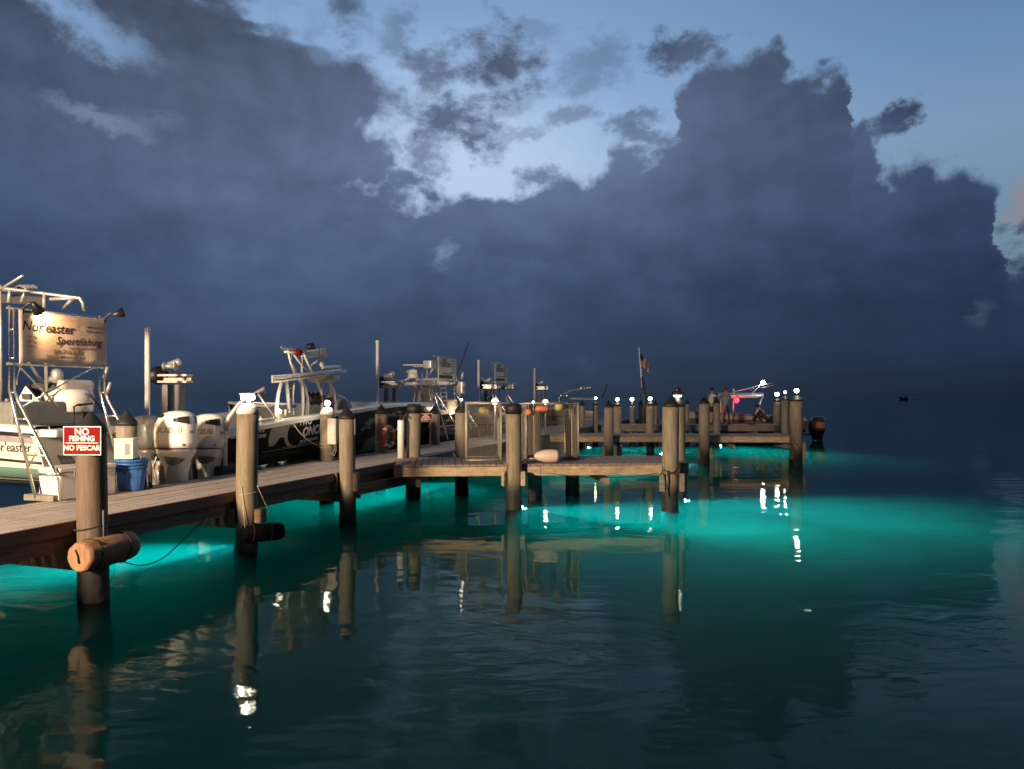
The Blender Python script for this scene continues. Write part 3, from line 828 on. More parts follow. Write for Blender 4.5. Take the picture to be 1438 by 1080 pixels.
tag(q.build('conduit', M['grey']), 'thin grey conduit running down the right side of the near piling', 'conduit', None, (p1.x + .165, p1.y - .05, .1))

# cooler, buckets and box
M['cooler'] = mat('cooler_plastic', (.70, .60, .54), .4, var=.08, scale=4, dirt=.15, dirtcol=(.3, .2, .15))
c0 = G(85, 704.5, DECK); c1 = G(163, 694, DECK)
v = c1 - c0; rot = math.atan2(v.y, v.x)
t = thing('cooler', 'long white cooler box standing on the pier behind the near piling', 'cooler', (c0.x, c0.y, DECK), rot)
Lc = v.length
q = MB(); q.box((Lc / 2, .24, .20), (Lc, .46, .38), bevel=.02); q.build('body', M['cooler'], t)
q = MB(); q.box((Lc / 2, .24, .425), (Lc + .02, .48, .07), bevel=.018); q.build('lid', M['cooler'], t)
for k in (.25, .75):
    q = MB(); q.box((Lc * k, -.012, .37), (.05, .02, .09), bevel=.005); q.build('latch', M['grey'], t)
M['blue'] = mat('blue_plastic', (.035, .13, .36), .45, var=.15, scale=8, dirt=.2, dirtcol=(.01, .04, .12))
bc = G(177, 690.5, DECK); sc_ = bc.y / FOC
t = thing('bucket', 'blue ribbed buckets nested into each other under the white box', 'bucket', (bc.x, bc.y + .16, DECK), 0)
q = MB(); prof = [(0, 0), (.175, 0), (.182, .02)]
for k in range(14): pass
q.lathe([(0, 0), (.172, 0), (.178, .015), (.215, .37)], n=40); q.build('body', M['blue'], t)
q = MB()
for i in range(26):
    a = 2 * math.pi * i / 26
    q.tube([(.176 * math.cos(a), .176 * math.sin(a), .03), (.212 * math.cos(a), .212 * math.sin(a), .35)], .005, 4, caps=False)
q.build('ribs', M['blue'], t)
for k, z in enumerate((.37, .42, .47)):
    q = MB(); q.lathe([(.205 + k * .006, z - .03), (.225 + k * .006, z - .028), (.232 + k * .006, z), (.226 + k * .006, z + .012), (.20 + k * .006, z + .010), (.19, z - .1)], n=40); q.build('rim', M['blue'], t)
t = thing('tackle_box', 'square white box with dark printing on top of the blue buckets', 'box', (bc.x - .075, bc.y + .15, DECK + .485), R(8))
q = MB(); q.box((0, 0, .145), (.275, .22, .29), bevel=.012); q.build('body', M['offwhite'], t)
q = MB(); q.box((0, 0, .305), (.285, .23, .03), bevel=.008); q.build('lid', M['offwhite'], t)
q = MB(); q.box((.055, -.1115, .15), (.07, .003, .17)); q.build('print', M['grey'], t)
q = MB()
for k in range(3): q.torus((0, 0, .02 + .03 * k), .10 - .008 * k, .016, n=20, m=7)
tag(q.build('hose_coil', M['rope_black']), 'small coil of dark hose on the pier right of the blue buckets', 'hose', None, G(200, 687, DECK) + Vector((-.02, .12, 0)))

# life ring on its piling
M['orange'] = mat('ring_orange', (.62, .10, .035), .5, var=.12, scale=6)
p = PIL['b3'].location
rc = W(545, 613.5, p.y - .06)
t = thing('life_ring', 'orange life ring with white bands hanging on a piling', 'life ring', rc, PIER_ROT)
q = MB(); q.torus((0, 0, 0), .245, .062, (1, 0, 0), 36, 12); q.build('ring', M['orange'], t)
for k in range(4):
    a0 = math.pi / 4 + k * math.pi / 2
    q = MB(); q.tube([(0, .245 * math.cos(a0 + d_), .245 * math.sin(a0 + d_)) for d_ in (-.14, -.07, 0, .07, .14)], .0645, 12, caps=False); q.build('band', M['sign_white'], t)
q = MB(); q.tube([(-.03, 0, .30), (-.05, .02, .42), (-.08, 0, .50)], .009, 6); q.build('strap', M['rope_black'], t)
# standpipe
p = G(563, 643.5, DECK)
t = thing('standpipe', 'white round standpipe with a black tap on top, next to the life ring', 'standpipe', (p.x, p.y, DECK), 0)
q = MB(); q.lathe([(.078, 0), (.078, .86), (.070, .875), (0, .875)], n=20); q.build('pipe', M['white'], t)
q = MB(); q.lathe([(.035, .87), (.04, .95), (.05, .97), (.05, 1.03), (.075, 1.05), (.075, 1.08), (0, 1.09)], n=14); q.tube([(0, 0, .98), (.09, -.05, .98), (.11, -.06, .93)], .018, 8); q.build('tap', M['black'], t)
# power box on its piling
p = PIL['b2'].location
t = thing('power_box', 'grey electrical box on the piling between the two lit lamps and the white piling', 'electrical box', W(467, 606, p.y - .17), R(-8))
q = MB(); q.box((0, 0, 0), (.20, .13, .56), bevel=.025); q.build('case', M['offwhite'], t)
q = MB(); q.box((0, -.07, .02), (.15, .012, .44), bevel=.005); q.build('door', M['offwhite'], t)
q = MB(); q.tube([(.04, 0, -.28), (.05, 0, -.40), (.0, -.02, -.50), (-.08, -.02, -.46), (-.16, .02, -.38)], .014, 8); q.tube([(-.04, 0, -.28), (-.04, -.02, -.46), (.05, -.03, -.53), (.09, -.02, -.42), (.08, 0, -.28)], .012, 8); q.build('cable', M['grey'], t)
# small plate on p3
q = MB(); q.box((0, 0, 0), (.012, .10, .30))
tag(q.build('metal_plate', M['grey']), 'small upright plate fixed to the right side of the timber clamped piling', 'plate', None, (PIL['p3'].location.x + .158, PIL['p3'].location.y - .02, 1.78))
# timber clamps: blocks bolted either side of pilings just under the deck
def clamps(key, z0, z1, both=True, w=.12, m='beam'):
    t = PIL[key]; p = t.location; r = .17
    for s_ in ((-1, 1) if both else (1,)):
        q = MB(); q.box((p.x + s_ * (r + .03), p.y - .10, (z0 + z1) / 2), (w * .8, .14, z1 - z0), (0, 0, random.uniform(-.1, .1)), bevel=.012)
        o = q.build('clamp_block', M[m])
        o.data.transform((Matrix.Translation(p) @ Euler((0, 0, t.rotation_euler.z)).to_matrix().to_4x4()).inverted())
        o.parent = t
clamps('p2', .46, .66); clamps('p3', .58, .92); clamps('p4', .50, .80, m='beam_x'); clamps('p5', .42, .78, m='beam_grey'); clamps('g1', .25, .62, m='beam_grey')
clamps('g4', .2, .55, m='beam_grey'); clamps('g5', .25, .8, m='beam')
# front ledger right of the timber clamped piling
a, b = W(497, 689, PIL['p3'].location.y + .1), W(583, 671, 17.0)
v = b - a
q = MB(); q.box((0, v.length / 2, 0), (.10, v.length, .20), bevel=.01)
o = tag(q.build('ledger_beam', M['beam']), 'pale timber ledger under the pier between the timber clamped piling and the standpipe', 'timber', None, a, -math.atan2(v.x, v.y))
o.rotation_euler = (math.asin(v.z / v.length), 0, -math.atan2(v.x, v.y))

# short square posts under the first finger pier
for px, py, lab in ((582, 699, 'dark square post under the root of the nearest finger pier'), (751, 703, 'dark square post under the nearest finger pier, right of the blunt piling'), (955, 690, 'dark square post under the tip of the nearest finger pier')):
    p = G(px, py); q = MB(); q.box((0, 0, -1.2), (.28, .26, 4.1 - .32), bevel=.02)
    tag(q.build('support_post', M['piling_far']), lab, 'post', 'square posts under the finger pier', (p.x, p.y, 0), R(4))

# ropes round the tip piling
p = PIL['p5'].location
rope('mooring_rope', 'black rope knotted round the tip piling of the nearest finger pier', loop_around(p, .180, .86, tilt=.11), .014, M['rope_black'])
rope('mooring_rope', 'second black rope slanting round the tip piling of the nearest finger pier', loop_around(p, .178, .74, tilt=-.10), .012, M['rope_black'])
rope('mooring_rope', 'black rope end hanging down the front of the tip piling', [W(938, 661, p.y - .19), W(939.5, 675, p.y - .195), W(938.5, 690, p.y - .19), W(940, 697, p.y - .18)], .016, M['rope_black'])
rope('mooring_rope', 'thin black line drooping from the tip piling to its rope end', sag(W(930, 655, p.y - .17), W(938, 688, p.y - .20), .05), .008, M['rope_black'])
rope('hanging_cable', 'black cable sagging below the nearest finger pier between the cages and the tip piling', sag(W(770, 664, 15.0), W(925, 664, 15.0), .10, 14), .007, M['rope_black'], 'cable')
rope('hanging_cable', 'black cable sagging between the second finger pier and the tip piling', sag(W(880, 627, 25.6), W(984, 634, 25.3), .22, 14), .012, M['rope_black'], 'cable')
rope('piling_line', 'pale rope tied to the left side of the blunt piling', [W(710, 650, 15.35), W(706, 662, 15.3), W(708, 684, 15.35)], .012)
rope('piling_line', 'pale rope hanging on the stout piling at the far corner', [W(1112, 618, 24.35), W(1118, 626, 24.3), W(1122, 632, 24.3)], .022)

# wire cages on the first finger pier
def cage(label, o, w, dpt, h, rot, step=.05):
    t = thing('wire_cage', label, 'cage', o, rot, 'wire cages on the nearest finger pier')
    q = MB()
    for (x, y) in ((0, 0), (w, 0), (0, dpt), (w, dpt)): q.tube([(x, y, 0), (x, y, h)], .016, 6)
    for z in (.015, h):
        for a_, b_ in (((0, 0), (w, 0)), ((w, 0), (w, dpt)), ((w, dpt), (0, dpt)), ((0, dpt), (0, 0))): q.tube([(*a_, z), (*b_, z)], .015, 6)
    for x in (w * .5,): q.tube([(x, 0, h * .52), (x, dpt, h * .52)], .008, 6)
    q.build('frame', M['rail'], t)
    def panel(o_, ux, L_):
        g = MB(); o_ = Vector(o_); ux = Vector(ux); r = .0034
        n = int(L_ / step)
        for i in range(1, n): g.tube([o_ + ux * (i * L_ / n), o_ + ux * (i * L_ / n) + Vector((0, 0, h))], r, 3, caps=False)
        m_ = int(h / step)
        for j in range(1, m_): g.tube([o_ + Vector((0, 0, j * h / m_)), o_ + ux * L_ + Vector((0, 0, j * h / m_))], r, 3, caps=False)
        g.build('wire_panel', M['wire'], t)
    panel((0, 0, 0), (1, 0, 0), w); panel((0, dpt, 0), (1, 0, 0), w); panel((0, 0, 0), (0, 1, 0), dpt); panel((w, 0, 0), (0, 1, 0), dpt)
    return t
rf = math.atan2(F1B.y - F1A.y, F1B.x - F1A.x)
ca = G(655.5, 647.2, DECK); cb = G(704, 647, DECK)
cage('left wire mesh cage with a yellowish float hanging inside', (ca.x, ca.y, DECK), (cb - ca).length, .95, 1.28, rf)
c2a = G(739, 645, DECK); c2b = G(811, 644, DECK)
cage('right wire mesh cage hung with an orange float and a yellow ball', (c2a.x, c2a.y, DECK), (c2b - c2a).length, .9, 1.26, rf)
rope('top_rail', 'thin pale rail across the tops of the left cage and the blunt piling', [W(655, 567.5, 16.4), W(715, 566, 16.2)], .012, M['rail'], 'rail')
rope('top_rail', 'thin pale rail along the top of the right cage', [W(729, 567, 16.4), W(792, 565, 16.6)], .012, M['rail'], 'rail')
M['buoy_y'] = mat('yellow_float', (.50, .40, .16), .6, var=.25, scale=10, dirt=.3)
M['buoy_o'] = mat('orange_float', (.62, .20, .08), .6, var=.2, scale=10, dirt=.2)
M['buoy_w'] = mat('pale_buoy', (.66, .53, .45), .5, var=.12, scale=7, dirt=.25, dirtcol=(.35, .22, .15))
def float_(label, c, r, L_, ax, m):
    t = thing('net_float', label, 'float', c, 0, 'floats hung in the cages')
    q = MB(); q.lathe([(0, -L_ / 2), (r * .6, -L_ / 2 + .01), (r * .95, -L_ / 2 + r * .4), (r, 0), (r * .95, L_ / 2 - r * .4), (r * .6, L_ / 2 - .01), (0, L_ / 2)], n=18, axis=ax); q.build('body', m, t)
    q = MB(); q.tube([(0, 0, r * .8), (.01, .02, r + .12)], .008, 6); q.build('cord', M['rope'], t)
float_('dull yellow float inside the left wire cage', W(680, 577.5, 16.8), .085, .26, (1, .2, -.35), M['buoy_y'])
float_('orange cylinder float in the right wire cage below the bright lamp', W(761, 574.5, 16.8), .085, .30, (1, .1, -.12), M['buoy_o'])
float_('yellow ball float at the upper right of the right wire cage', W(785, 571, 16.8), .10, .2, (0, 0, 1), M['buoy_y'])
float_('small orange ring float near the left edge of the right wire cage', W(742, 579, 16.8), .075, .12, (.2, 1, 0), M['buoy_o'])
float_('pinkish upright float hanging behind the middle of the right wire cage', W(777, 583, 17.3), .05, .28, (0, .1, 1), M['buoy_o'])
rope('hung_rope', 'tan rope hanging down in the left part of the right cage', [W(749, 568, 16.9), W(750, 600, 16.9), W(750, 638, 16.9)], .011)
rope('hung_rope', 'tan rope hanging down near the middle of the right cage', [W(793, 606, 16.5), W(794, 640, 16.5)], .013)
rope('hung_rope', 'tan rope hanging down at the right end of the right cage', [W(803, 580, 16.4), W(803.5, 640, 16.4)], .013)
# pale buoy with rope on the finger deck
bp_ = G(767, 651, DECK)
t = thing('mooring_buoy', 'pale pinkish bullet shaped buoy lying on the nearest finger pier', 'buoy', (bp_.x, bp_.y + .16, DECK + .145), R(3))
q = MB(); q.lathe([(0, -.31), (.03, -.31), (.05, -.26), (.095, -.17), (.135, -.04), (.142, .1), (.138, .22), (.12, .265), (0, .27)], n=24, axis=(1, 0, 0)); q.build('body', M['buoy_w'], t)
q = MB(); q.lathe([(0, -.40), (.028, -.40), (.03, -.31)], n=12, axis=(1, 0, 0)); q.tube([(-.36, 0, 0), (-.46, -.02, -.09), (-.56, -.05, -.125)], .016, 8); q.tube([(-.35, 0, 0), (-.40, -.04, -.10), (-.37, -.06, -.19)], .014, 8); q.build('eye', M['buoy_w'], t)
b0 = G(786, 645, DECK)
q = MB()
for k in range(5):
    q.tube([(0.0 + .05 * k, .04 * k, .02), (.18 + .03 * k, .08 - .03 * k, .05), (.36, .02 * k, .03), (.46 - .04 * k, -.06 + .02 * k, .02)], .013, 6)
tag(q.build('rope_heap', M['rope']), 'loose brown rope heap right of the pale buoy', 'rope', None, (b0.x, b0.y, DECK))

# deck cleat by the white capped piling, dark step at the back edge
def cleat(label, p):
    t = thing('cleat', label, 'cleat', p, PIER_ROT, 'deck cleats')
    q = MB(); q.tube([(0, -.15, .07), (0, -.05, .055), (0, .05, .055), (0, .15, .07)], [.012, .018, .018, .012], 8); q.build('horns', M['steel'], t)
    q = MB(); q.box((0, 0, .025), (.05, .12, .05), bevel=.01); q.build('foot', M['steel'], t)
cleat('metal cleat on the pier right of the white capped piling', G(369, 658, DECK)); cleat('dark cleat on the pier under the black bow', G(395, 653.5, DECK)); cleat('cleat on the pier by the first cage', G(640, 641, DECK))
a = on_line(299, PW + .28); b = on_line(336, PW + .28)
q = MB(); L_ = (b - a).length; q.box((0, L_ / 2, 0), (.42, L_, .17), bevel=.02)
tag(q.build('boarding_step', M['dark']), 'flat dark boarding step at the back edge left of the white capped piling', 'step', None, (a.x, a.y, DECK + .06), PIER_ROT)

# boat lifts: white guide pole, post with beam and winch drum
M['lift_post'] = mat('lift_post', (.24, .225, .205), .55, var=.3, scale=4, dirt=.4)
def lift_proto():
    t = thing('boat_lift', '', 'boat lift', (0, 0, 0), 0, 'boat lift winch heads')
    for x in (-.13, .16):
        q = MB(); q.box((x, 0, .9), (.13, .22, 3.4), bevel=.01); q.build('post', M['lift_post'], t)
    q = MB(); q.box((.06, -.02, 2.66), (.66, .30, .05), bevel=.006); q.box((.06, -.02, 2.80), (.66, .30, .05), bevel=.006); q.box((.06, .06, 2.73), (.64, .05, .12)); q.build('beam', M['alu'], t)
    q = MB(); q.lathe([(.10, 0), (.10, .02), (.055, .02), (.055, .26), (.10, .26), (.10, .28)], (-.20, 0, 3.0), 18, axis=(1, 0, 0)); q.build('drum', M['alu'], t)
    q = MB(); q.lathe([(0, -.02), (.20, -.02), (.20, .05), (0, .06)], (-.33, 0, 2.80), 22, axis=(.8, -.6, 0)); q.build('belt_guard', M['black'], t)
    q = MB(); q.lathe([(0, 0), (.085, 0), (.085, .24), (.05, .28), (0, .28)], (-.12, .05, 3.02), 16, axis=(.9, .1, .3)); q.build('motor', M['alu'], t)
    return t
lp = lift_proto()
tops = [(243, 'winch head of a boat lift above the two white outboards'), (548, 'winch head of a boat lift left of the white hardtop boat'), (686, 'winch head of a boat lift behind the farthest sign stand'), (760, 'farthest winch head of a boat lift above the right wire cage')]
for i, (px, lab) in enumerate(tops):
    o = on_line(px, 4.6)
    if i == 0:
        lp.location = o; lp.rotation_euler = (0, 0, PIER_ROT + R(14)); lp['label'] = lab
    else:
        dup(lp, o, PIER_ROT + R(14), lab)
for px, ty, lab in ((207, 461, 'tall white guide pole left of the white outboards'), (530, 479, 'tall white guide pole rising behind the black bow'), (672, 506, 'slim white guide pole left of the farthest sign stand'), (750.5, 518, 'farthest slim guide pole above the right wire cage')):
    o = on_line(px, 4.2); zt = CAM_H - (ty - HY) / FOC * o.y
    t = thing('guide_pole', lab, 'pole', o, 0, 'white guide poles of the boat lifts')
    q = MB(); q.lathe([(.052, -2.5), (.052, zt), (0, zt + .01)], n=14); q.build('pole', M['white'], t)
    q = MB(); q.lathe([(.058, zt - .04), (.058, zt + .015), (0, zt + .03)], n=14); q.build('cap', M['white'], t)

# pipe davit at the back edge
o = on_line(316, PW + .12)
t = thing('davit', 'grey metal davit arm leaning out behind the bright lamp', 'davit', (o.x, o.y, DECK), 0)
lw = lambda px, py: W(px, py, o.y) - Vector((o.x, o.y, DECK))
q = MB(); q.tube([(0, 0, -.1), lw(316, 600)], .042, 10); q.build('post', M['offwhite'], t)
q = MB(); q.tube([lw(316, 604), lw(322, 586), lw(337, 567), lw(372, 545)], [.05, .055, .05, .035], 8); q.build('arm', M['alu'], t)
q = MB(); q.tube([lw(361, 551), lw(372, 567), lw(388, 588)], .018, 8); q.build('strut', M['alu'], t)
q = MB(); q.tube([lw(372, 545), lw(373, 552), lw(374.5, 556)], .014, 6); q.ball(lw(374.5, 556.5), .025, sub=1); q.build('hook', M['black'], t)

# flag on a leaning pole
fy = 38.5
o = W(907, 592, fy); o.z = .9
t = thing('flagpole', 'leaning dark post with a white pole flying a limp stars and stripes flag', 'flagpole', o, 0)
lw = lambda px, py, dy=0: W(px, py, fy + dy) - o
q = MB(); q.tube([lw(907, 594), lw(905.5, 560), lw(902, 529)], [.12, .10, .07], 10); q.build('post', M['dark'], t)
q = MB(); q.tube([lw(902, 545), lw(899.5, 515), lw(897, 488)], .032, 8); q.build('pole', M['white'], t)
M['flag_red'] = mat('flag_red', (.36, .03, .04), .85, var=.15); M['flag_white'] = mat('flag_white', (.55, .50, .48), .85, var=.1); M['flag_blue'] = mat('flag_blue', (.02, .025, .08), .85, var=.2)
q = MB(); nx, nz = 18, 26
def fl(u, v):
    px = 899.4 + u * 11.5; py = 496 + v * 16 + u * 10 + u * u * 3
    return lw(px, py, .16 * math.sin(u * 8 + v) + .05 * math.sin(v * 7))
rows = [[q.bm.verts.new(fl(i / nx, j / nz)) for j in range(nz + 1)] for i in range(nx + 1)]
for i in range(nx):
    for j in range(nz):
        f = q.bm.faces.new((rows[i][j], rows[i + 1][j], rows[i + 1][j + 1], rows[i][j + 1])); f.smooth = True
        f.material_index = 2 if (i < 7 and j < 14) else (0 if (j // 2) % 2 == 0 else 1)
fo = q.build('flag', [M['flag_red'], M['flag_white'], M['flag_blue']], t, recalc=False)
so = fo.modifiers.new('thick', 'SOLIDIFY'); so.thickness = .01
# ---------------------------------------------------------------- lamps
BULB = emit('white_led', (1, .84, .62), 18)
def pile_lamp(label, p, r, energy, col=(1, .86, .66), style='dome'):
    t = thing('dock_lamp', label, 'lamp', p, 0, 'lit lamps on the pilings')
    if style == 'flood':
        q = MB(); q.box((0, .06, -.01), (.06, .06, .14), bevel=.01); q.box((0, .03, .085), (.24, .14, .03), bevel=.01); q.build('housing', M['grey'], t)
        q = MB(); q.box((0, .0, .03), (.19, .11, .07), bevel=.02); q.build('bulb', BULB, t)
        lamp('POINT', (0, -.10, -.02), energy, col, .04, parent=t)
    else:
        q = MB(); q.lathe([(r * .75, -r * 1.4), (r * .75, -r * .85), (r * .4, -r * .8), (0, -r * .8)], n=14); q.build('base', M['black'], t)
        q = MB(); q.ball((0, 0, 0), r * .8); q.build('bulb', BULB, t)
        q = MB(); q.lathe([(r * 1.1, r * .55), (r * .9, r * 1.05), (r * .3, r * 1.35), (0, r * 1.4)], n=14); q.build('hood', M['black'], t)
        lamp('POINT', (0, -r * 1.6, 0), energy * .4, col, .03, parent=t)
    return t
def on_pile(key, label, energy, style='dome', r=.065, up=.0, col=(1, .86, .66)):
    t = PIL[key]; p = t.location.copy()
    p.z = t['top'] + up
    return pile_lamp(label, p, r, energy, col, style)
on_pile('p2', 'bright white flood lamp on the white capped near piling', 14, 'flood', up=.215)
on_pile('b2', 'round lit lamp on the piling in front of the black boat', 36, r=.085, up=.25)
on_pile('f1a', 'tiny lit lamp on the dark capped piling left of the left wire cage', 1, r=.035, up=.30)
on_pile('g2', 'lit lamp on the piling close behind the grey one', 22, r=.085, up=.27)
on_pile('g3', 'lit lamp on the piling left of the rope wrapped pair', 24, r=.095, up=.27)
on_pile('h2', 'small lit lamp on the pale far piling', 14, r=.075, up=.33)
on_pile('h3', 'bright lit lamp on the far piling left of the flagpole', 40, r=.12, up=.30)
on_pile('h7', 'bright lit lamp on the brown piling at the far corner, leftmost of three', 40, r=.125, up=.36)
on_pile('h8', 'small lit lamp on the middle piling at the far corner', 16, r=.075, up=.36)
on_pile('g5', 'lit lamp on the stout piling at the far corner, rightmost of three', 22, r=.095, up=.34)
def pole_lamp(label, px, py, Y, r, energy, foot=DECK):
    p = W(px, py, Y)
    t = thing('dock_lamp', label, 'lamp', p, 0, 'lit lamps on the pilings')
    q = MB(); q.tube([(0, .02, foot - p.z), (0, .02, -r)], .03, 8); q.build('post', M['grey'], t)
    q = MB(); q.ball((0, 0, 0), r * .8); q.build('bulb', BULB, t)
    lamp('POINT', (0, -r * 1.6, 0), energy * .5, (1, .86, .66), .03, parent=t)
pole_lamp('biggest bright lamp shining through the top of the left wire cage', 695, 564, 23.5, .13, 46)
pole_lamp('bright lamp above the orange float in the right wire cage', 766, 564.5, 27.0, .11, 34, DECK)
pole_lamp('small lamp left of the bright one above the right wire cage', 749, 565, 30.0, .065, 10, DECK)
# lantern on the rear tip piling
p = PIL['p5b'].location.copy(); p.z = PIL['p5b']['top'] + .24
t = thing('lantern', 'black lantern with a lit underside on the rear tip piling', 'lantern', p, 0)
q = MB(); q.lathe([(.10, .02), (.13, .06), (.12, .10), (.06, .12), (.075, .15), (.075, .19), (.03, .21), (0, .215)], n=18)
for k in range(6):
    a = k * math.pi / 3; q.tube([(.125 * math.cos(a), .125 * math.sin(a), .08), (.16 * math.cos(a), .16 * math.sin(a), .075)], .014, 6)
q.build('hood', M['black'], t)
q = MB(); q.lathe([(0, .0), (.075, -.012), (.095, .02), (0, .03)], n=18); q.build('lens', BULB, t)
q = MB(); q.lathe([(.03, -.06), (.03, .02)], n=10); q.build('stem', M['black'], t)
lamp('POINT', (0, -.05, -.04), 1.5, (1, .86, .66), .03, parent=t)

# lamps in the water
UL = emit('underwater_lens', (.35, 1, .97), 70)
names = ['underwater lamp by the white capped piling', 'underwater lamp glowing below the left wire cage', 'underwater lamp beside the foot of the blunt piling', 'strongest underwater lamp at the tip of the nearest finger pier',
         'underwater lamp at the foot of the piling in front of the white shirted man', 'underwater lamp under the right end of the second finger pier', 'underwater lamp under the left end of the second finger pier', 'underwater lamp in the gap left of the rope wrapped pair']
for ((px, py), gl, dr, e, eb), lab in zip(UNDER, names):
    p = G(px, py, -.07); dv = Vector(dr).normalized()
    t = thing('underwater_lamp', lab, 'underwater lamp', p, 0, 'teal underwater lamps')
    q = MB(); q.lathe([(.0, -.06), (.095, -.05), (.11, .0), (.095, .0)], n=16, axis=dv); q.build('case', M['black'], t)
    q = MB(); q.lathe([(0, .05), (.12, .0), (.0, -.004)], n=16, axis=dv); q.build('lens', UL, t)
    lamp('SPOT', dv * .05, e * 16, UNDER_COL, .05, Vector(gl), R(168), 1.0, parent=t)
    lamp('SPOT', dv * .06, eb * 42, UNDER_COL, .05, dv, R(72), 1.0, parent=t)
p = G(1141, 619.5, -.05)
lamp('SPOT', p, 260, (.8, 1, .75), .05, (1, -.08, -.04), R(60), 1.0, name='stern_light')
# the shore behind the viewer: warm street light on the quay
qx = Vector((-11.5, -3.5, 0))
t = thing('street_lamp', 'warm street lamp on the shore left of the pier', 'street lamp', qx, 0)
q = MB(); q.lathe([(.10, 0), (.07, 5.6), (0, 5.65)], n=14); q.build('pole', M['grey'], t)
q = MB(); q.box((.25, .25, 5.68), (.4, .4, .12), bevel=.04); q.build('head', M['grey'], t)
lamp('POINT', (.5, .5, 5.4), 31000, (1, .75, .50), .9, parent=t)
# ---------------------------------------------------------------- boats
def zmat(name, stops, rough=.22, var=.06, coat=.5):
    """painted hull: bands of colour by height (stops: (height, colour) from the keel up)"""
    m, nt, b = new_mat(name); q = NB(nt)
    tc = q.n('ShaderNodeTexCoord'); sx = q.n('ShaderNodeSeparateXYZ'); nt.links.new(tc.outputs['Object'], sx.inputs[0])
    z = q.m('DIVIDE', q.m('ADD', sx.outputs[2], q.m('MULTIPLY', sx.outputs[0], -.02)), 3.0)
    r = q.n('ShaderNodeValToRGB'); r.color_ramp.interpolation = 'CONSTANT'
    while len(r.color_ramp.elements) < len(stops): r.color_ramp.elements.new(.5)
    for e, (h, c) in zip(r.color_ramp.elements, stops): e.position = max(0, h / 3.0); e.color = (*c, 1)
    nt.links.new(z, r.inputs['Fac'])
    n = q.noise(tc.outputs['Object'], 2.5, 6, .6)
    c = q.mix(1., r.outputs[0], q.ramp(n, [(.3, 1 - var), (.7, 1 + var)]), 'MULTIPLY')
    nt.links.new(c, b.inputs['Base Color']); b.inputs['Roughness'].default_value = rough; b.inputs['Coat Weight'].default_value = coat
    return m
class Hull:
    def __init__(s, L, B, sheer, chine, keel, full=2.3, start=.45):
        s.L, s.B, s.sheer, s.chine, s.keel, s.full, s.start = L, B, sheer, chine, keel, full, start
    def hb(s, t): return max(.015, s.B / 2 * (1 - max(0, (t - s.start) / (1 - s.start)) ** s.full))
    def sec(s, t):
        zs = s.sheer(t); u = max(0, (t - .55) / .45)
        zc = s.chine + (zs - s.chine) * .55 * u ** 2
        zk = s.keel + (zs - .12 - s.keel) * max(0, (t - .72) / .28) ** 2.4
        zc = max(zc, zk + .02)
        bs = s.hb(t); bc = bs * (.88 - .40 * u)
        pts = []
        for k in range(7):
            w_ = k / 6
            pts.append((bs + (bc - bs) * (w_ ** 1.4), zs + (zc - zs) * w_))
        pts.append((.0, zk))
        return pts
    def y_at(s, t, z):
        p = s.sec(t)
        for (a, za), (b, zb) in zip(p, p[1:]):
            if za >= z >= zb: return a + (b - a) * (za - z) / max(1e-6, za - zb)
        return p[0][0]
    def build(s, root, m, trim, floor_z=None, n=34):
        secs = []
        for i in range(n + 1):
            t = i / n; p = s.sec(t); x = t * s.L
            secs.append([(x, y, z) for y, z in p] + [(x, -y, z) for y, z in reversed(p[:-1])])
        q = MB(); q.loft(secs); q.prism(secs[0], (-.02, 0, 0)); q.build('hull', m, root)
        q = MB()
        fz = floor_z if floor_z is not None else s.sheer(0) - .55
        rows = []
        for i in range(n + 1):
            t = i / n; x = t * s.L; b = s.hb(t); z = s.sheer(t); ib = max(0, b - .24)
            rows.append([(x, b + .025, z - .06), (x, b + .03, z + .02), (x, b - .02, z + .045), (x, ib, z + .045), (x, ib * .98, min(z, fz + max(0, t - .6) * 1.2)), (x, -ib * .98, min(z, fz + max(0, t - .6) * 1.2)), (x, -ib, z + .045), (x, -b + .02, z + .045), (x, -b - .03, z + .02), (x, -b - .025, z - .06)])
        q.loft(rows, smooth=False); q.build('gunwale', trim, root)
    def decal(s, root, name, x0, z0, pts, m, side=1, parent=None):
        """a flat graphic (list of (dx, dz)) laid on the hull side"""
        q = MB(); out = []
        vs = [q.bm.verts.new((x0 + dx, side * (s.y_at((x0 + dx) / s.L, z0 + dz) + .006), z0 + dz)) for dx, dz in pts]
        q.bm.faces.new(vs); bmesh.ops.triangulate(q.bm, faces=q.bm.faces[:])
        bmesh.ops.subdivide_edges(q.bm, edges=q.bm.edges[:], cuts=3)
        for v in q.bm.verts: v.co.y = side * (s.y_at(v.co.x / s.L, v.co.z) + .006)
        o = q.build(name, m, parent or root); return o
    def text(s, root, body, size, x, z, m, side, slope=0.0, shear=.15, off=.004):
        def mp(c):
            dx = c.x * (-1 if side > 0 else 1)
            X = x + dx; Z = z + c.y + slope * dx
            return Vector((X, side * (s.y_at(X / s.L, Z) + .008 + c.z), Z))
        return text_obj('lettering', body, size, m, root, .001, shear, off, 'CENTER', None, mp)

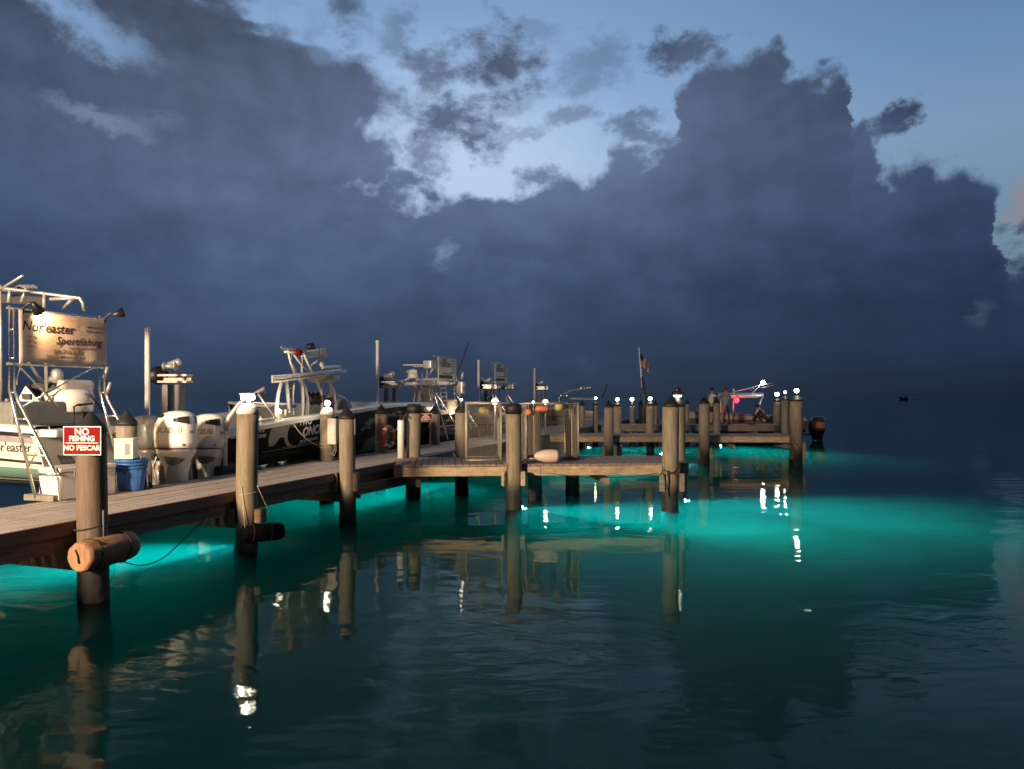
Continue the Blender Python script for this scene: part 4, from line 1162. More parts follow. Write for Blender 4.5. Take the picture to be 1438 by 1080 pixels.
def superring(z, cx, rx, ry, n=32, p=2.6):
    out = []
    for i in range(n):
        a = 2 * math.pi * i / n; c, s_ = math.cos(a), math.sin(a)
        out.append((cx + rx * math.copysign(abs(c) ** (2 / p), c), ry * math.copysign(abs(s_) ** (2 / p), s_), z))
    return out
COWL = [(-.02, 0, .350, .25), (.10, .005, .368, .262), (.25, .005, .370, .266), (.40, .01, .352, .255), (.50, .03, .315, .232), (.57, .045, .26, .19), (.61, .06, .17, .12), (.625, .06, .05, .04)]
MIDS = [(-.02, 0, .33, .24), (-.10, 0, .325, .235), (-.22, .0, .265, .19), (-.34, .02, .225, .155), (-.5, .02, .20, .13), (-.75, .03, .20, .12), (-1.05, .04, .22, .10)]
def cowl_point(ang, z, off=.004):
    for (z0, *a), (z1, *b) in zip(COWL, COWL[1:]):
        if z0 <= z <= z1:
            w_ = (z - z0) / (z1 - z0); w_ = w_
            cx, rx, ry = [u + (v - u) * w_ for u, v in zip(a, b)]
            c, s_ = math.cos(ang), math.sin(ang); p = 2.6
            return Vector((cx + (rx + off) * math.copysign(abs(c) ** (2 / p), c), (ry + off) * math.copysign(abs(s_) ** (2 / p), s_), z))
def outboard(parent, loc, rot, word, cm, mm, detail=True, scale=1.0):
    """an outboard: +x is aft. its leg is the part, the rest are sub-parts"""
    q = MB(); q.loft([superring(*a) for a in MIDS], closed=True, caps=True)
    q.box((-.02, 0, -.86), (.5, .24, .02), bevel=.008)
    o = q.build('outboard_motor', mm, parent); o.location = loc; o.rotation_euler = (0, 0, rot); o.scale = (scale,) * 3
    q = MB(); q.loft([superring(*a) for a in COWL], closed=True, caps=True); q.build('cowl', cm, o)
    q = MB(); q.loft([superring(-.012, 0, .352, .262), superring(-.012 + .016, 0, .352, .262)], closed=True, caps=True); q.build('stripe', M['cowl_stripe'], o)
    if detail:
        for s_ in (-1, 1):
            q = MB(); n = 10
            q.loft([[cowl_point(s_ * (.18 + (1.25 - .18) * i / n), .40 + .135 * j / 5 * (1 - .25 * (i / n) ** 2) + .05 * (i / n) * (1 - j / 5), .006) for j in range(6)] for i in range(n + 1)])
            q.build('vent_window', M['smoked'], o)
            q = MB(); k = 18
            q.prism([cowl_point(s_ * (2.05 + .27 * math.cos(2 * math.pi * i / k)), .535 + .032 * math.sin(2 * math.pi * i / k), .002) for i in range(k)], (-.0, s_ * .008, .006)); q.build('air_intake', M['black'], o)
            q = MB(); q.prism([(-.02 + .0, s_ * .205, -.14), (.20, s_ * .19, -.15), (.31, s_ * .12, -.18), (.24, s_ * .15, -.25), (.12, s_ * .165, -.29), (.0, s_ * .17, -.27), (-.03, s_ * .19, -.2)], (0, s_ * .035, .0)); q.build('side_grip', M['grey'], o)
        q = MB(); q.ball(cowl_point(-.62, .06), .022, sub=2); q.ball(cowl_point(-2.35, -.0 + .01), .014, sub=2); q.build('badge', M['grey'], o)
        if word:
            def mp(c): 
                ang = -1.32 + c.x / .36
                return cowl_point(ang, .30 + c.y, .004 + c.z)
            text_obj('lettering', word, .125, M['word_grey'], o, .001, .12, .002, 'CENTER', None, mp, 1.0)
            def mp2(c): return cowl_point(-.12 + c.x / .30, .27 + c.y, .004 + c.z)
            text_obj('lettering', '300', .07, M['word_grey'], o, .001, .12, .001, 'CENTER', None, mp2)
        q = MB()
        q.box((-.33, 0, -.45), (.16, .22, .42), bevel=.02); q.tube([(-.3, -.13, -.16), (-.36, -.13, -.38), (-.30, -.12, -.62)], .022, 8); q.tube([(-.42, -.10, -.2), (-.30, -.12, -.55)], .018, 8); q.tube([(-.24, -.14, -.3), (-.24, -.14, -.62)], .022, 8)
        q.build('bracket', M['alu'], o)
    return o
M['cowl_white'] = mat('outboard_white', (.80, .77, .69), .22, var=.04, coat=.6)
M['cowl_stripe'] = mat('outboard_stripe', (.10, .015, .012), .4)
M['smoked'] = mat('smoked_window', (.035, .028, .032), .12, var=.3, coat=.5)
M['word_grey'] = mat('grey_letters', (.26, .25, .23), .35, var=.1)
M['cover'] = mat('plastic_wrap', (.12, .115, .11), .35, var=.35, scale=6, bump=.5, bscale=9, coat=.3)

# ---- the white boat at the left, stern to the pier
BOW_L = math.atan2(.3235, -.9462)                           # pointing away from the pier
S = Vector((-6.78, 11.15, 0))
H1 = Hull(9.5, 3.1, lambda t: 1.86 + .40 * t + .10 * t * t, 1.12, .72)
b1 = thing('fishing_boat', 'large white fishing boat with white outboards behind the banner stand', 'boat', S + DIR * 1.55 - NRM * .45, BOW_L)
H1.build(b1, zmat('white_hull_paint', [(0, (.55, .50, .38)), (.90, (.10, .075, .035)), (.96, (.60, .55, .42)), (1.00, (.03, .05, .045)), (1.05, (.15, .26, .22)), (1.24, (.74, .70, .58))]), M['white'], 1.30)
for zo, r_ in ((-.10, .028), (-.52, .020)):
    q = MB(); q.tube([(t * 9.5, H1.y_at(t, H1.sheer(t) + zo) + .012, H1.sheer(t) + zo) for t in [i / 20 for i in range(20)]], r_, 8); q.build('rub_rail', M['black'], b1)
H1.text(b1, "Nor'easter", .21, .62, 1.57, M['ink'], 1, .0, .3, .001)
H1.decal(b1, 'trim_panel', .08, 1.64, [(0, 0), (.95, .03), (.95, .16), (.85, .20), (0, .17)], mat('mauve_panel', (.30, .25, .27), .4), 1)
q = MB(); q.box((-.18, .0, 1.80), (.36, 3.0, .12), bevel=.03); q.build('transom_shelf', M['white'], b1)
L1 = lambda px, py, Y: local(b1, W(px, py, Y))
# console, seats, windscreen
q = MB(); q.prism([L1(22, 590, 12.6), L1(22, 566, 12.6), L1(36, 541, 12.6), L1(57, 565, 12.6), L1(60, 590, 12.6)], local(b1, W(22, 566, 14.4)) - L1(22, 566, 12.6)); q.build('console', M['white'], b1, bevel=.03)
q = MB(); q.prism([L1(31, 553, 12.58), L1(44, 553, 12.58), L1(44, 561, 12.58), L1(33, 561, 12.58)], (0, .02, 0)); q.build('console_panel', M['black'], b1)
q = MB(); q.prism([L1(37, 539, 12.9), L1(70, 536, 12.9), L1(92, 552, 12.9), L1(60, 566, 12.9)], local(b1, W(37, 539, 13.9)) - L1(37, 539, 12.9)); q.build('windscreen', M['dark'], b1, bevel=.02)
q = MB(); q.loft([superring(z, 0, rx, ry, 20) for z, rx, ry in ((0, .36, .34), (.25, .38, .36), (.36, .34, .33), (.40, .2, .2))], closed=True, caps=True)
o = q.build('seat_pod', M['white'], b1); o.location = L1(97, 578, 13.1)
q = MB(); q.box((0, 0, .27), (.16, .66, .55), (0, R(-14), 0), bevel=.06); o = q.build('seat_back', M['offwhite'], b1); o.location = L1(104, 577, 13.1)
q = MB(); q.box((0, 0, 0), (.85, 1.3, .42), bevel=.05); o = q.build('bench', M['grey'], b1); o.location = L1(44, 581, 12.6)
q = MB(); q.box((0, 0, 0), (.6, .7, .3), bevel=.03); o = q.build('tackle_locker', M['dark'], b1); o.location = L1(84, 590, 13.4)
q = MB(); q.torus((0, 0, 0), .17, .018, (.7, 0, .6), 24, 8); q.tube([(0, 0, -.02), (.06, 0, -.25)], .03, 8)
for k in range(3):
    a = k * 2.094; q.tube([(0, 0, 0), (.11 * math.cos(a), .17 * math.sin(a), -.12 * math.cos(a))], .010, 6)
o = q.build('wheel', M['steel'], b1); o.location = L1(71, 556, 12.7)
# tower: canopy, top rails, legs
def tubes(root, name, lst, r, m, off=None, Y=None):
    for pts in lst:
        q = MB(); q.tube([local(root, W(a, b, c if len(p) > 2 else Y)) if False else local(root, W(*p)) for p in pts for (a, b, c) in [p]], r, 8); q.build(name, m, root)
yn, yf = 12.3, 14.6
q = MB(); q.prism([L1(-40, 409, yn), L1(62, 417, yn), L1(62, 429, yn), L1(-40, 424, yn)], local(b1, W(62, 417, yf)) - L1(62, 417, yn)); q.build('canopy', M['dark'], b1, bevel=.02)
tubes(b1, 'tower_rail', [[(-40, 400, yn), (14, 406, yn), (62, 412, yn), (112, 419, yn), (116, 425, yn), (118, 436, yn + .1)], [(-40, 404, yf), (60, 411, yf), (108, 420, yf)], [(62, 413, yn), (62, 432, yn)], [(14, 406, yn), (12, 425, yn)],
     [(37, 404, yn), (30, 424, yn)], [(70, 420, yn), (106, 419, yn)], [(112, 419, yn), (108, 420, yf)], [(100, 421, yn), (88, 434, yn + .4)]], .026, M['alu'])
tubes(b1, 'tower_leg', [[(0, 400, yn), (1, 470, yn), (0, 590, yn)], [(-12, 400, yf), (-8, 590, yf)], [(62, 430, yn), (64, 480, yn), (65, 560, 13.0)], [(34, 502, yn), (48, 520, 12.6), (60, 538, 12.9)], [(22, 540, yn), (30, 508, yn), (40, 500, yn)], [(4, 592, 12.2), (10, 560, 12.2)]], .026, M['alu'])
tubes(b1, 'outrigger', [[(-6, 410, 12.0), (32, 387, 11.6)]], .018, M['alu'])
q = MB()
for k in range(4): q.tube([L1(20 + k * 7, 405 - (k % 2), 12.8), L1(28 + k * 6, 401, 12.6), L1(36 + k * 5, 404, 12.4)], .022, 6)
q.build('rod_holder', M['grey'], b1)
tubes(b1, 'rod_holder', [[(142, 494, 12.6), (147, 478, 12.6)], [(146, 531, 12.6), (151, 515, 12.6)], [(150, 552, 12.6), (155, 537, 12.6)]], .026, M['alu'])
q = MB(); q.lathe([(0, 0), (.10, 0), (.10, .2), (.06, .25), (0, .26)], L1(80, 538, 13.4), 14); q.ball(L1(75, 533, 13.4), .09); q.tube([L1(68, 538, 13.4), L1(88, 534, 13.4)], .04, 8); q.build('winch', M['alu'], b1)
tubes(b1, 'grab_rail', [[(104, 600, 12.0), (104, 571, 12.0), (108, 569, 12.0), (130, 567, 12.3)], [(110, 551, 13), (128, 556, 13), (148, 580, 13.2)]], .018, M['black'])
q = MB()
for k in range(9): q.tube([L1(82 + k * 2.2, 640 + k % 3, 11.3), L1(86 + k * 2.3, 650, 11.2), L1(93 + k * 2.0, 653 + k % 2, 11.3)], .016, 6)
q.build('hanging_lines', M['rope_black'], b1)
# its two white outboards and a wrapped one
for px, Y in ((247, 12.75), (291, 13.9)):
    c = W(px, 628, Y)
    outboard(b1, local(b1, c), math.pi, 'SUZUKI', M['cowl_white'], M['cowl_white'])
o = outboard(b1, local(b1, W(203, 628, 12.9)), math.pi, None, M['cover'], M['cover'], False, .88)

# ---- the black boat lying along the pier
s0 = on_line(314, 2.08)
b3o = s0 - NRM * 1.5
BOW_A = math.atan2(.9462, .3235)
H3 = Hull(12.6, 3.0, lambda t: 1.60 + .50 * min(1, t / .55) ** .75 - .05 * max(0, t - .6), .62, .10, 2.4, .5)
b3 = thing('sport_boat', 'black hulled sport boat with fish artwork, white letters and a tall tower', 'boat', b3o, BOW_A)
M['hull_black'] = zmat('black_hull_paint', [(0, (.02, .022, .018)), (.52, (.05, .05, .025)), (.60, (.006, .007, .006)), (.82, (.10, .095, .03)), (.845, (.012, .016, .012)), (1.02, (.03, .03, .012)), (1.12, (.006, .007, .008))], .28, .2, .0)
M['hull_black'].node_tree.nodes['Principled BSDF'].inputs['Specular IOR Level'].default_value = .06
H3.build(b3, M['hull_black'], M['white'], 1.05)
M['art_grey'] = mat('art_grey', (.30, .28, .25), .35, var=.25, scale=9)
M['hull_letters'] = mat('hull_letters', (.58, .54, .48), .35, var=.2, scale=9)
M['art_teal'] = mat('art_teal', (.015, .085, .07), .3, var=.5, scale=5)
M['art_green'] = mat('art_green', (.05, .10, .06), .3, var=.3, scale=3)
M['art_mid'] = mat('art_mid', (.05, .048, .045), .35, var=.2)
L3 = lambda px, py, off: local(b3, PL(px, py, off))
def at3(px, py): p = L3(px, py, 2.08); return p.x, p.z
x, z = at3(429, 594); H3.text(b3, 'TWO', .20, x, z + .02, M['hull_letters'], -1, .06, .1, .008)
x, z = at3(439, 606)
H3.text(b3, 'ONCH', .27, x + .05, z + .02, M['hull_letters'], -1, .08, .1, .014)
def arc(x, z, r0, r1, a0, a1, n=16): 
    o_ = [(r0 * math.cos(a0 + (a1 - a0) * i / n) * 1.15, r0 * math.sin(a0 + (a1 - a0) * i / n)) for i in range(n + 1)]
    i_ = [((r1 - (r1 - r0) * (2 * i / n - 1) ** 2 * .9) * math.cos(a0 + (a1 - a0) * i / n) * 1.15, (r1 - (r1 - r0) * (2 * i / n - 1) ** 2 * .9) * math.sin(a0 + (a1 - a0) * i / n)) for i in range(n + 1)]
    return o_ + list(reversed(i_))
x, z = at3(414, 609); H3.decal(b3, 'big_letter', x, z, arc(0, 0, .31, .21, R(55), R(300)), M['art_grey'], -1)
x, z = at3(436, 618); H3.text(b3, 'SPORTFISHING', .105, x - .0, z, M['hull_letters'], -1, .09, .1, .002)
x, z = at3(366, 608); H3.text(b3, 'LIFE', .15, x, z + .06, M['hull_letters'], -1, .03, 0, .004); H3.text(b3, 'FISHING', .10, x, z - .07, M['hull_letters'], -1, .03, 0, .003)
x, z = at3(324, 612); H3.text(b3, 'SLIP', .18, x + .15, z, M['hull_letters'], -1, .03, 0, .004)
x, z = at3(390, 611)                                         # a generic pale fish head with open jaw
H3.decal(b3, 'fish_art', x, z, [(-.28, -.06), (-.24, .10), (-.12, .19), (.05, .22), (.22, .19), (.40, .23), (.30, .12), (.24, .02), (.26, -.06), (.10, -.06), (.02, -.15), (-.08, -.22), (-.24, -.23), (-.26, -.14)], M['art_grey'], -1)
H3.decal(b3, 'fish_art', x + .42, z + .16, [(-.18, .02), (.05, .10), (.30, .02), (.12, -.03), (.02, .0), (-.10, -.06)], M['art_mid'], -1)
for (px, py, sx_, sz_, k) in ((525, 590, .8, .14, 0), (548, 583, .9, .10, 1), (516, 600, .5, .10, 2), (540, 602, .7, .07, 3), (575, 585, 1.0, .10, 4), (570, 596, .6, .08, 5)):
    x, z = at3(px, py)
    H3.decal(b3, 'fish_art', x, z, [(-sx_ * .6, -sz_ * .5), (-sx_ * .2, sz_ * .5), (sx_ * .1, sz_ * .35), (sx_ * .55, sz_ * 1.1), (sx_ * .35, sz_ * .2), (sx_ * .6, -sz_ * .5), (0, -sz_ * .35), (-sx_ * .3, -sz_)], M['art_teal'] if k % 2 == 0 else M['art_green'], -1)
x, z = at3(545, 615); H3.decal(b3, 'bow_panel', x, z, [(-1.3, -.30), (-1.0, .02), (0, .16), (1.6, .26), (1.9, .10), (1.2, -.25)], M['art_green'], -1)
for (px, py, k) in ((420, 628, 0), (445, 622, 1)):
    x, z = at3(px, py); H3.decal(b3, 'side_streak', x, z, [(-1.2, -.04), (.2, .0), (1.3, .07), (1.3, .10), (.2, .035), (-1.2, -.02)], M['art_green'], -1)
n_, f_, c_ = 2.75, 4.3, 3.5                                   # near legs, far legs, centre line
def tube3(name, pts, r=.042, m='white', parent=None):
    q = MB(); q.tube([L3(*p) for p in pts], r, 8); return q.build(name, M[m], b3)
for pts in ([(396, 535, n_), (391, 552, n_), (388.5, 570, n_), (388, 590, n_)], [(402, 535, n_), (404, 556, n_), (406, 575, n_)], [(420, 531, n_), (428, 543, n_), (432, 560, n_), (428, 586, n_)], [(424, 533, n_), (425.5, 560, n_), (425, 586, n_)],
            [(443, 529, n_), (450, 548, n_), (452, 568, n_), (453, 588, n_)], [(461, 533, n_), (468, 548, n_), (471, 565, n_), (471, 580, n_)], [(402, 537, f_), (405, 552, f_), (405.5, 568, f_)], [(413, 537, f_), (411, 552, f_), (411, 568, f_)], [(452, 533, f_), (451, 560, f_)], [(458, 533, f_), (466, 552, f_), (466, 565, f_)]):
    tube3('top_leg', pts)
tube3('cross_bar', [(404.5, 545, f_), (412, 545, f_)], .018); tube3('cross_bar', [(405, 561, f_), (411.5, 561, f_)], .018); tube3('cross_bar', [(458, 557, n_), (470, 556, n_)], .018)
def slab(name, corners, th, m, root, fn, bevel=.03):
    q = MB(); p = [fn(*c) for c in corners]; q.prism(p, (0, 0, th)); return q.build(name, m, root, bevel=bevel)
slab('hardtop', [(384, 533.5, n_ - .25), (480, 521.5, n_ - .25), (487, 521.5, c_), (480, 521.5, f_ + .25), (384, 533.5, f_ + .25), (381, 533, c_)], .07, M['white'], b3, L3)
tube3('hardtop_rail', [(383, 538, n_ - .3), (382, 529, n_ - .3), (486, 521.5, n_ - .3)], .028); 
tube3('hardtop_rail', [(386, 536, n_ - .2), (430, 530, n_ - .2), (462, 526, n_ - .2)], .026)
q = MB(); q.loft([superring(z_, 0, a_, b_, 20, 2.2) for z_, a_, b_ in ((0, .5, .5), (-.10, .45, .45), (-.2, .2, .2))], closed=True, caps=True); o = q.build('dome_light', M['white'], b3); o.location = L3(452, 527, c_)
# upper station
for pts in ([(404, 492, n_ + .2), (408, 508, n_ + .2), (414, 524, n_ + .2)], [(408, 495, n_ + .2), (411, 515, n_ + .2), (416, 525, n_ + .2)], [(425, 494, n_ + .2), (432, 510, n_ + .2), (438, 522, n_ + .2)], [(424, 496, f_ - .2), (424, 523, f_ - .2)], [(413, 499, f_ - .2), (426, 516, f_ - .2), (433, 520, f_ - .2)], [(434, 514, n_ + .2), (444, 508, n_ + .2), (449, 503, n_ + .2)], [(452, 503, c_), (453, 518, c_)], [(451, 506, c_), (450, 512, c_), (453.5, 517, c_)]):
    tube3('tower_leg', pts, .03)
slab('sun_shade', [(394, 490, n_), (421, 494, n_), (424, 496, c_), (421, 494, f_ - .2), (394, 488, f_ - .2)], .06, M['offwhite'], b3, L3)
tube3('shade_rail', [(400, 494, n_), (414, 495.5, n_), (428, 495, n_)], .028)
q = MB(); q.ball((0, 0, 0), .09); q.tube([(-.1, 0, 0), (.12, 0, 0)], .06, 8); o = q.build('nav_light', M['red_sign'], b3); o.location = L3(418, 495, n_ - .02)
q = MB(); p = L3(428, 503.5, n_ + .05); q.prism([p, L3(448, 500.5, n_ + .05), L3(449, 490, n_ + .05), L3(431, 492, n_ + .05)], L3(428, 503.5, f_ - .5) - p); q.build('helm_pod', M['white'], b3, bevel=.03)
q = MB(); p = L3(449, 500, n_ + .05); q.prism([p, L3(461, 501.5, n_ + .05), L3(461, 499, n_ + .05), L3(458, 489, n_ + .05), L3(449, 489, n_ + .05)], L3(449, 500, f_ - .5) - p); q.build('helm_seat', M['offwhite'], b3, bevel=.04)
q = MB(); q.ball(L3(435, 487, c_), .10); q.ball(L3(438, 485, c_), .07); q.tube([L3(431, 489, c_), L3(441, 488.5, c_)], .05, 8); q.build('search_light', M['black'], b3)
slab('radar_bar', [(454, 518, n_ + .1), (480, 516, n_ + .1), (480, 516, f_ - .3), (454, 518, f_ - .3)], .07, M['white'], b3, L3)
slab('radar_pad', [(455, 521, n_ + .1), (481, 519, n_ + .1), (481, 519, f_ - .3), (455, 521, f_ - .3)], .03, M['black'], b3, L3, .01)
# console, leaning post, windscreen
q = MB(); p = L3(432, 587, n_ + .15); q.prism([p, L3(451, 585, n_ + .15), L3(451, 556, n_ + .15), L3(444, 549, n_ + .15), L3(434, 552, n_ + .15)], L3(432, 587, f_ - .3) - p); q.build('console', M['offwhite'], b3, bevel=.05)
q = MB()
for k in range(5): q.tube([L3(434 + k * 3, 552 + k % 2 * 3, n_ + .05), L3(436 + k * 3.2, 560, n_ - .05), L3(438 + k * 3, 567 - k % 3, n_ + .05)], .045, 8)
q.build('gauges', M['dark'], b3)
q = MB(); q.ball((0, 0, 0), .5, 0, (1, 1.2, .9), 3); o = q.build('windscreen', mat('clear_screen', (.30, .27, .26), .15, var=.2), b3); o.location = L3(464, 576, c_ - .2)
q = MB(); p = L3(396, 575, n_ + .2); q.prism([p, L3(417, 572, n_ + .2), L3(417, 567, n_ + .2), L3(396, 570, n_ + .2)], L3(396, 575, f_ - .4) - p); q.build('leaning_post', M['grey'], b3, bevel=.04)
for pts in ([(401, 572, n_ + .3), (401, 584, n_ + .3)], [(412, 570, n_ + .3), (412.5, 583, n_ + .3)], [(407, 572, f_ - .4), (407, 584, f_ - .4)]): tube3('seat_leg', pts, .03)
q = MB(); p = L3(394, 590, n_ + .3); q.prism([p, L3(417, 586, n_ + .3), L3(416, 579, n_ + .3), L3(395, 581, n_ + .3)], L3(394, 590, f_ - .4) - p); q.build('cooler_seat', M['offwhite'], b3, bevel=.04)
tube3('stern_rail', [(338, 602, 2.2), (338, 590, 2.2), (341, 589, 2.2)], .02); tube3('stern_rail', [(366, 598, 2.2), (366, 585, 2.2)], .018); tube3('stern_rail', [(360, 590, 2.2), (385, 587, 2.2)], .022)
q = MB(); q.ball((0, 0, 0), .055); bl = q.build('deck_light', BULB, b3); bl.location = L3(392, 578, 2.4)
q = MB(); q.lathe([(.06, -.32), (.05, -.04), (0, -.03)], n=10); o = q.build('light_stand', M['offwhite'], b3); o.location = L3(392, 578, 2.4)
lamp('POINT', L3(394, 576, 2.5), 10, (1, .86, .66), .03, parent=b3)

# ---- the white hardtop boat behind the second stand (dark hull, stern to the pier)
def slip_boat(label, px, off, hull_mat, L_, B_, sh, rot=BOW_L, name='hardtop_boat'):
    o = on_line(px, off)
    t = thing(name, label, 'boat', o, rot)
    H = Hull(L_, B_, sh, .7, .1); H.build(t, hull_mat, M['white'], .95)
    return t, H
M['hull_dark'] = zmat('dark_hull_paint', [(0, (.01, .01, .012)), (.9, (.06, .055, .05)), (.93, (.008, .008, .01)), (1.3, (.35, .32, .28)), (1.34, (.008, .008, .010))], .18)
b4, H4 = slip_boat('white hardtop boat with a dark lettered hull behind the second sign stand', 640, 2.5, M['hull_dark'], 9.5, 3.0, lambda t: 1.72 + .35 * t)
H4.text(b4, 'CHARTERS', .26, 1.3, 1.05, M['art_grey'], 1, 0, 0, .006); H4.text(b4, 'FISHING', .2, 1.2, 1.50, M['art_grey'], 1, 0, 0, .004)
L4 = lambda px, py, dy: local(b4, W(px, py, 28.5 + dy))
slab('hardtop', [(559, 540, 0), (566, 541.5, -1), (629, 541, -1.1), (640, 540, -.8), (640, 538, 1.2), (566, 538, 1.2)], .16, M['white'], b4, L4, .05)
slab('hardtop_lip', [(568, 536, -.8), (628, 535, -.8), (628, 535, .9), (572, 535, .9)], .12, M['white'], b4, L4, .05)
def tube4(name, pts, r=.04, m='white'):
    q = MB(); q.tube([L4(*p) for p in pts], r, 8); q.build(name, M[m], b4)
for pts in ([(580, 541, -.9), (582, 556, -.9), (580, 570, -.9)], [(583, 541, -.9), (588, 554, -.9), (592, 570, -.9)], [(592, 541, -.9), (588, 556, -.9), (586, 570, -.9)], [(604, 541, -.9), (602, 552, -.9), (607, 568, -.9)], [(590, 541, .9), (597, 570, .9)], [(637, 541, -.5), (645, 548, -.5), (645, 575, -.5)], [(640, 530, -.5), (645, 552, -.5)]): tube4('top_leg', pts)
slab('console', [(584, 572, -.5), (608, 572, -.5), (604, 572, .8), (584, 572, .8)], .75, M['offwhite'], b4, L4, .06)
q = MB(); q.lathe([(.22, 0), (.20, .20), (.15, .26), (.13, .38), (0, .40)], L4(580, 533, 0), 16); q.build('radar_mount', M['white'], b4)
q = MB(); q.box((0, 0, 0), (.30, .55, .12), (0, 0, R(40)), bevel=.03); o = q.build('radar_array', M['white'], b4); o.location = L4(578, 522, 0)
q = MB(); q.box((0, 0, 0), (.34, .5, .30), bevel=.05); o = q.build('upper_helm', M['white'], b4); o.location = L4(603.5, 512, 0)
tube4('outrigger', [(566, 512.5, 0), (600, 512.5, 0)], .024); tube4('outrigger', [(580, 515, .3), (606, 514, .3)], .018)
for pts in ([(600, 516, 0), (599, 534, -.3)], [(609, 516, 0), (598, 534, .3)], [(593, 534, -.5), (593, 524, -.5)]): tube4('helm_leg', pts, .03)
tube4('fishing_rod', [(641, 527, -.4), (650, 504, -.4), (658, 481, -.4)], .020, 'black'); tube4('fishing_rod', [(636, 530, -.4), (641, 507, -.4)], .02, 'alu')
q = MB(); q.ball((0, 0, 0), .16); q.box((.1, 0, -.1), (.4, .3, .5), bevel=.05); q.tube([(0, 0, .2), (-.06, 0, .5)], .05, 8); o = q.build('rod_holder', M['alu'], b4); o.location = L4(648, 541, -.4)
for k in range(2): tube4('ladder_rail', [(616 + 9 * k, 539, -1.05), (622 + 7 * k, 572, -1.25)], .025)
for k in range(5): tube4('ladder_rung', [(617.5 + k * 1.1, 545 + k * 6, -1.08), (626 + k * .7, 545 + k * 6, -1.08)], .018)
slab('cockpit_seat', [(628, 578, -1.3), (642, 578, -1.3), (642, 577, .4), (628, 577, .4)], .45, M['offwhite'], b4, L4, .06)
q = MB(); q.ball((0, 0, 0), .05); o = q.build('cockpit_light', emit('warm_cabin_bulb', (1, .75, .5), 18), b4); o.location = L4(634, 581, -1.55)
lamp('POINT', L4(634, 579, -1.7), 12, (1, .74, .5), .05, parent=b4)

# ---- boat behind the left wire cage and the farthest stand
M['hull_grey'] = zmat('pale_hull_paint', [(0, (.02, .02, .02)), (.75, (.50, .46, .40)), (1.15, (.04, .04, .04)), (1.2, (.58, .54, .48))], .2)
b5, H5 = slip_boat('pale open boat with rails seen through the left wire cage', 705, 2.5, M['hull_grey'], 8.5, 2.8, lambda t: 1.55 + .4 * t, name='open_boat')
L5 = lambda px, py, dy: local(b5, W(px, py, 38 + dy))
slab('hardtop', [(672, 545, -1), (704, 545, -1), (704, 544, 1.2), (672, 544, 1.2)], .12, M['white'], b5, L5, .04)
for px in (676, 690, 701):
    q = MB(); q.tube([L5(px, 546, -.9), L5(px + 2, 560, -.9), L5(px, 574, -.9)], .045, 8); q.build('top_leg', M['white'], b5)
slab('console', [(680, 574, -.5), (692, 574, -.5), (692, 574, .8), (680, 574, .8)], .7, M['offwhite'], b5, L5, .06)
q = MB(); q.tube([L5(675, 530, 0), L5(682, 538, 0)], .03, 8); q.build('outrigger', M['alu'], b5)
q = MB(); q.box((0, 0, 0), (.7, .5, .3), bevel=.05); o = q.build('rod_holder', M['alu'], b5); o.location = L5(714, 543, 0)
for pts in ([(662, 592, -1.6), (672, 596, -1.6), (676, 606, -1.6), (676, 618, -1.6)], [(664, 608, -1.6), (675, 606, -1.6)], [(664, 608, -1.6), (662, 618, -1.6)]):
    q = MB(); q.tube([L5(*p) for p in pts], .06, 8); q.build('boarding_rail', M['steel'], b5)

# ---- low runabout with a folding top, far behind the pilings
b6 = thing('runabout', 'low white runabout with a curved arch behind the far pilings', 'boat', W(838, 580, 46) * Vector((1, 1, 0)) if False else Vector((W(838, 580, 46).x, 46, 0)), R(172))
H6 = Hull(6.5, 2.3, lambda t: 1.25 + .35 * t, .5, .05); H6.build(b6, zmat('white_runabout_paint', [(0, (.03, .03, .03)), (.5, (.6, .57, .52)), (.95, (.10, .10, .12)), (1.0, (.62, .58, .52))]), M['white'], .8)
L6 = lambda px, py, dy=0: local(b6, W(px, py, 45.6 + dy))
for dy in (-.9, .9):
    q = MB(); q.tube([L6(788, 562, dy), L6(791, 553, dy), L6(803, 548.5, dy), L6(818, 546.5, dy), L6(829, 546, dy)], .045, 8); q.build('arch', M['alu'], b6)
    q = MB(); q.tube([L6(796, 562, dy), L6(797, 555, dy), L6(810, 552, dy)], .04, 8); q.build('arch', M['alu'], b6)
slab('canvas_top', [(801, 561, -.9), (834, 562, -.9), (834, 561, .9), (801, 560, .9)], .09, M['offwhite'], b6, L6, .03)
q = MB()
for k in range(4): q.lathe([(0, 0), (.09, .02), (.10, .22), (0, .25)], L6(818 + k * 4, 547.5, 0), 10, axis=(.4, 0, .8))
q.build('speakers', M['steel'], b6)
q = MB(); q.tube([L6(846, 559, 0), L6(853, 540, 0)], .03, 6); q.build('fishing_rod', M['black'], b6)
for px in (788, 796):
    q = MB(); q.ball(L6(px, 556, -.9), .10, 0, (1, 1, 2)); q.build('light', M['steel'], b6)

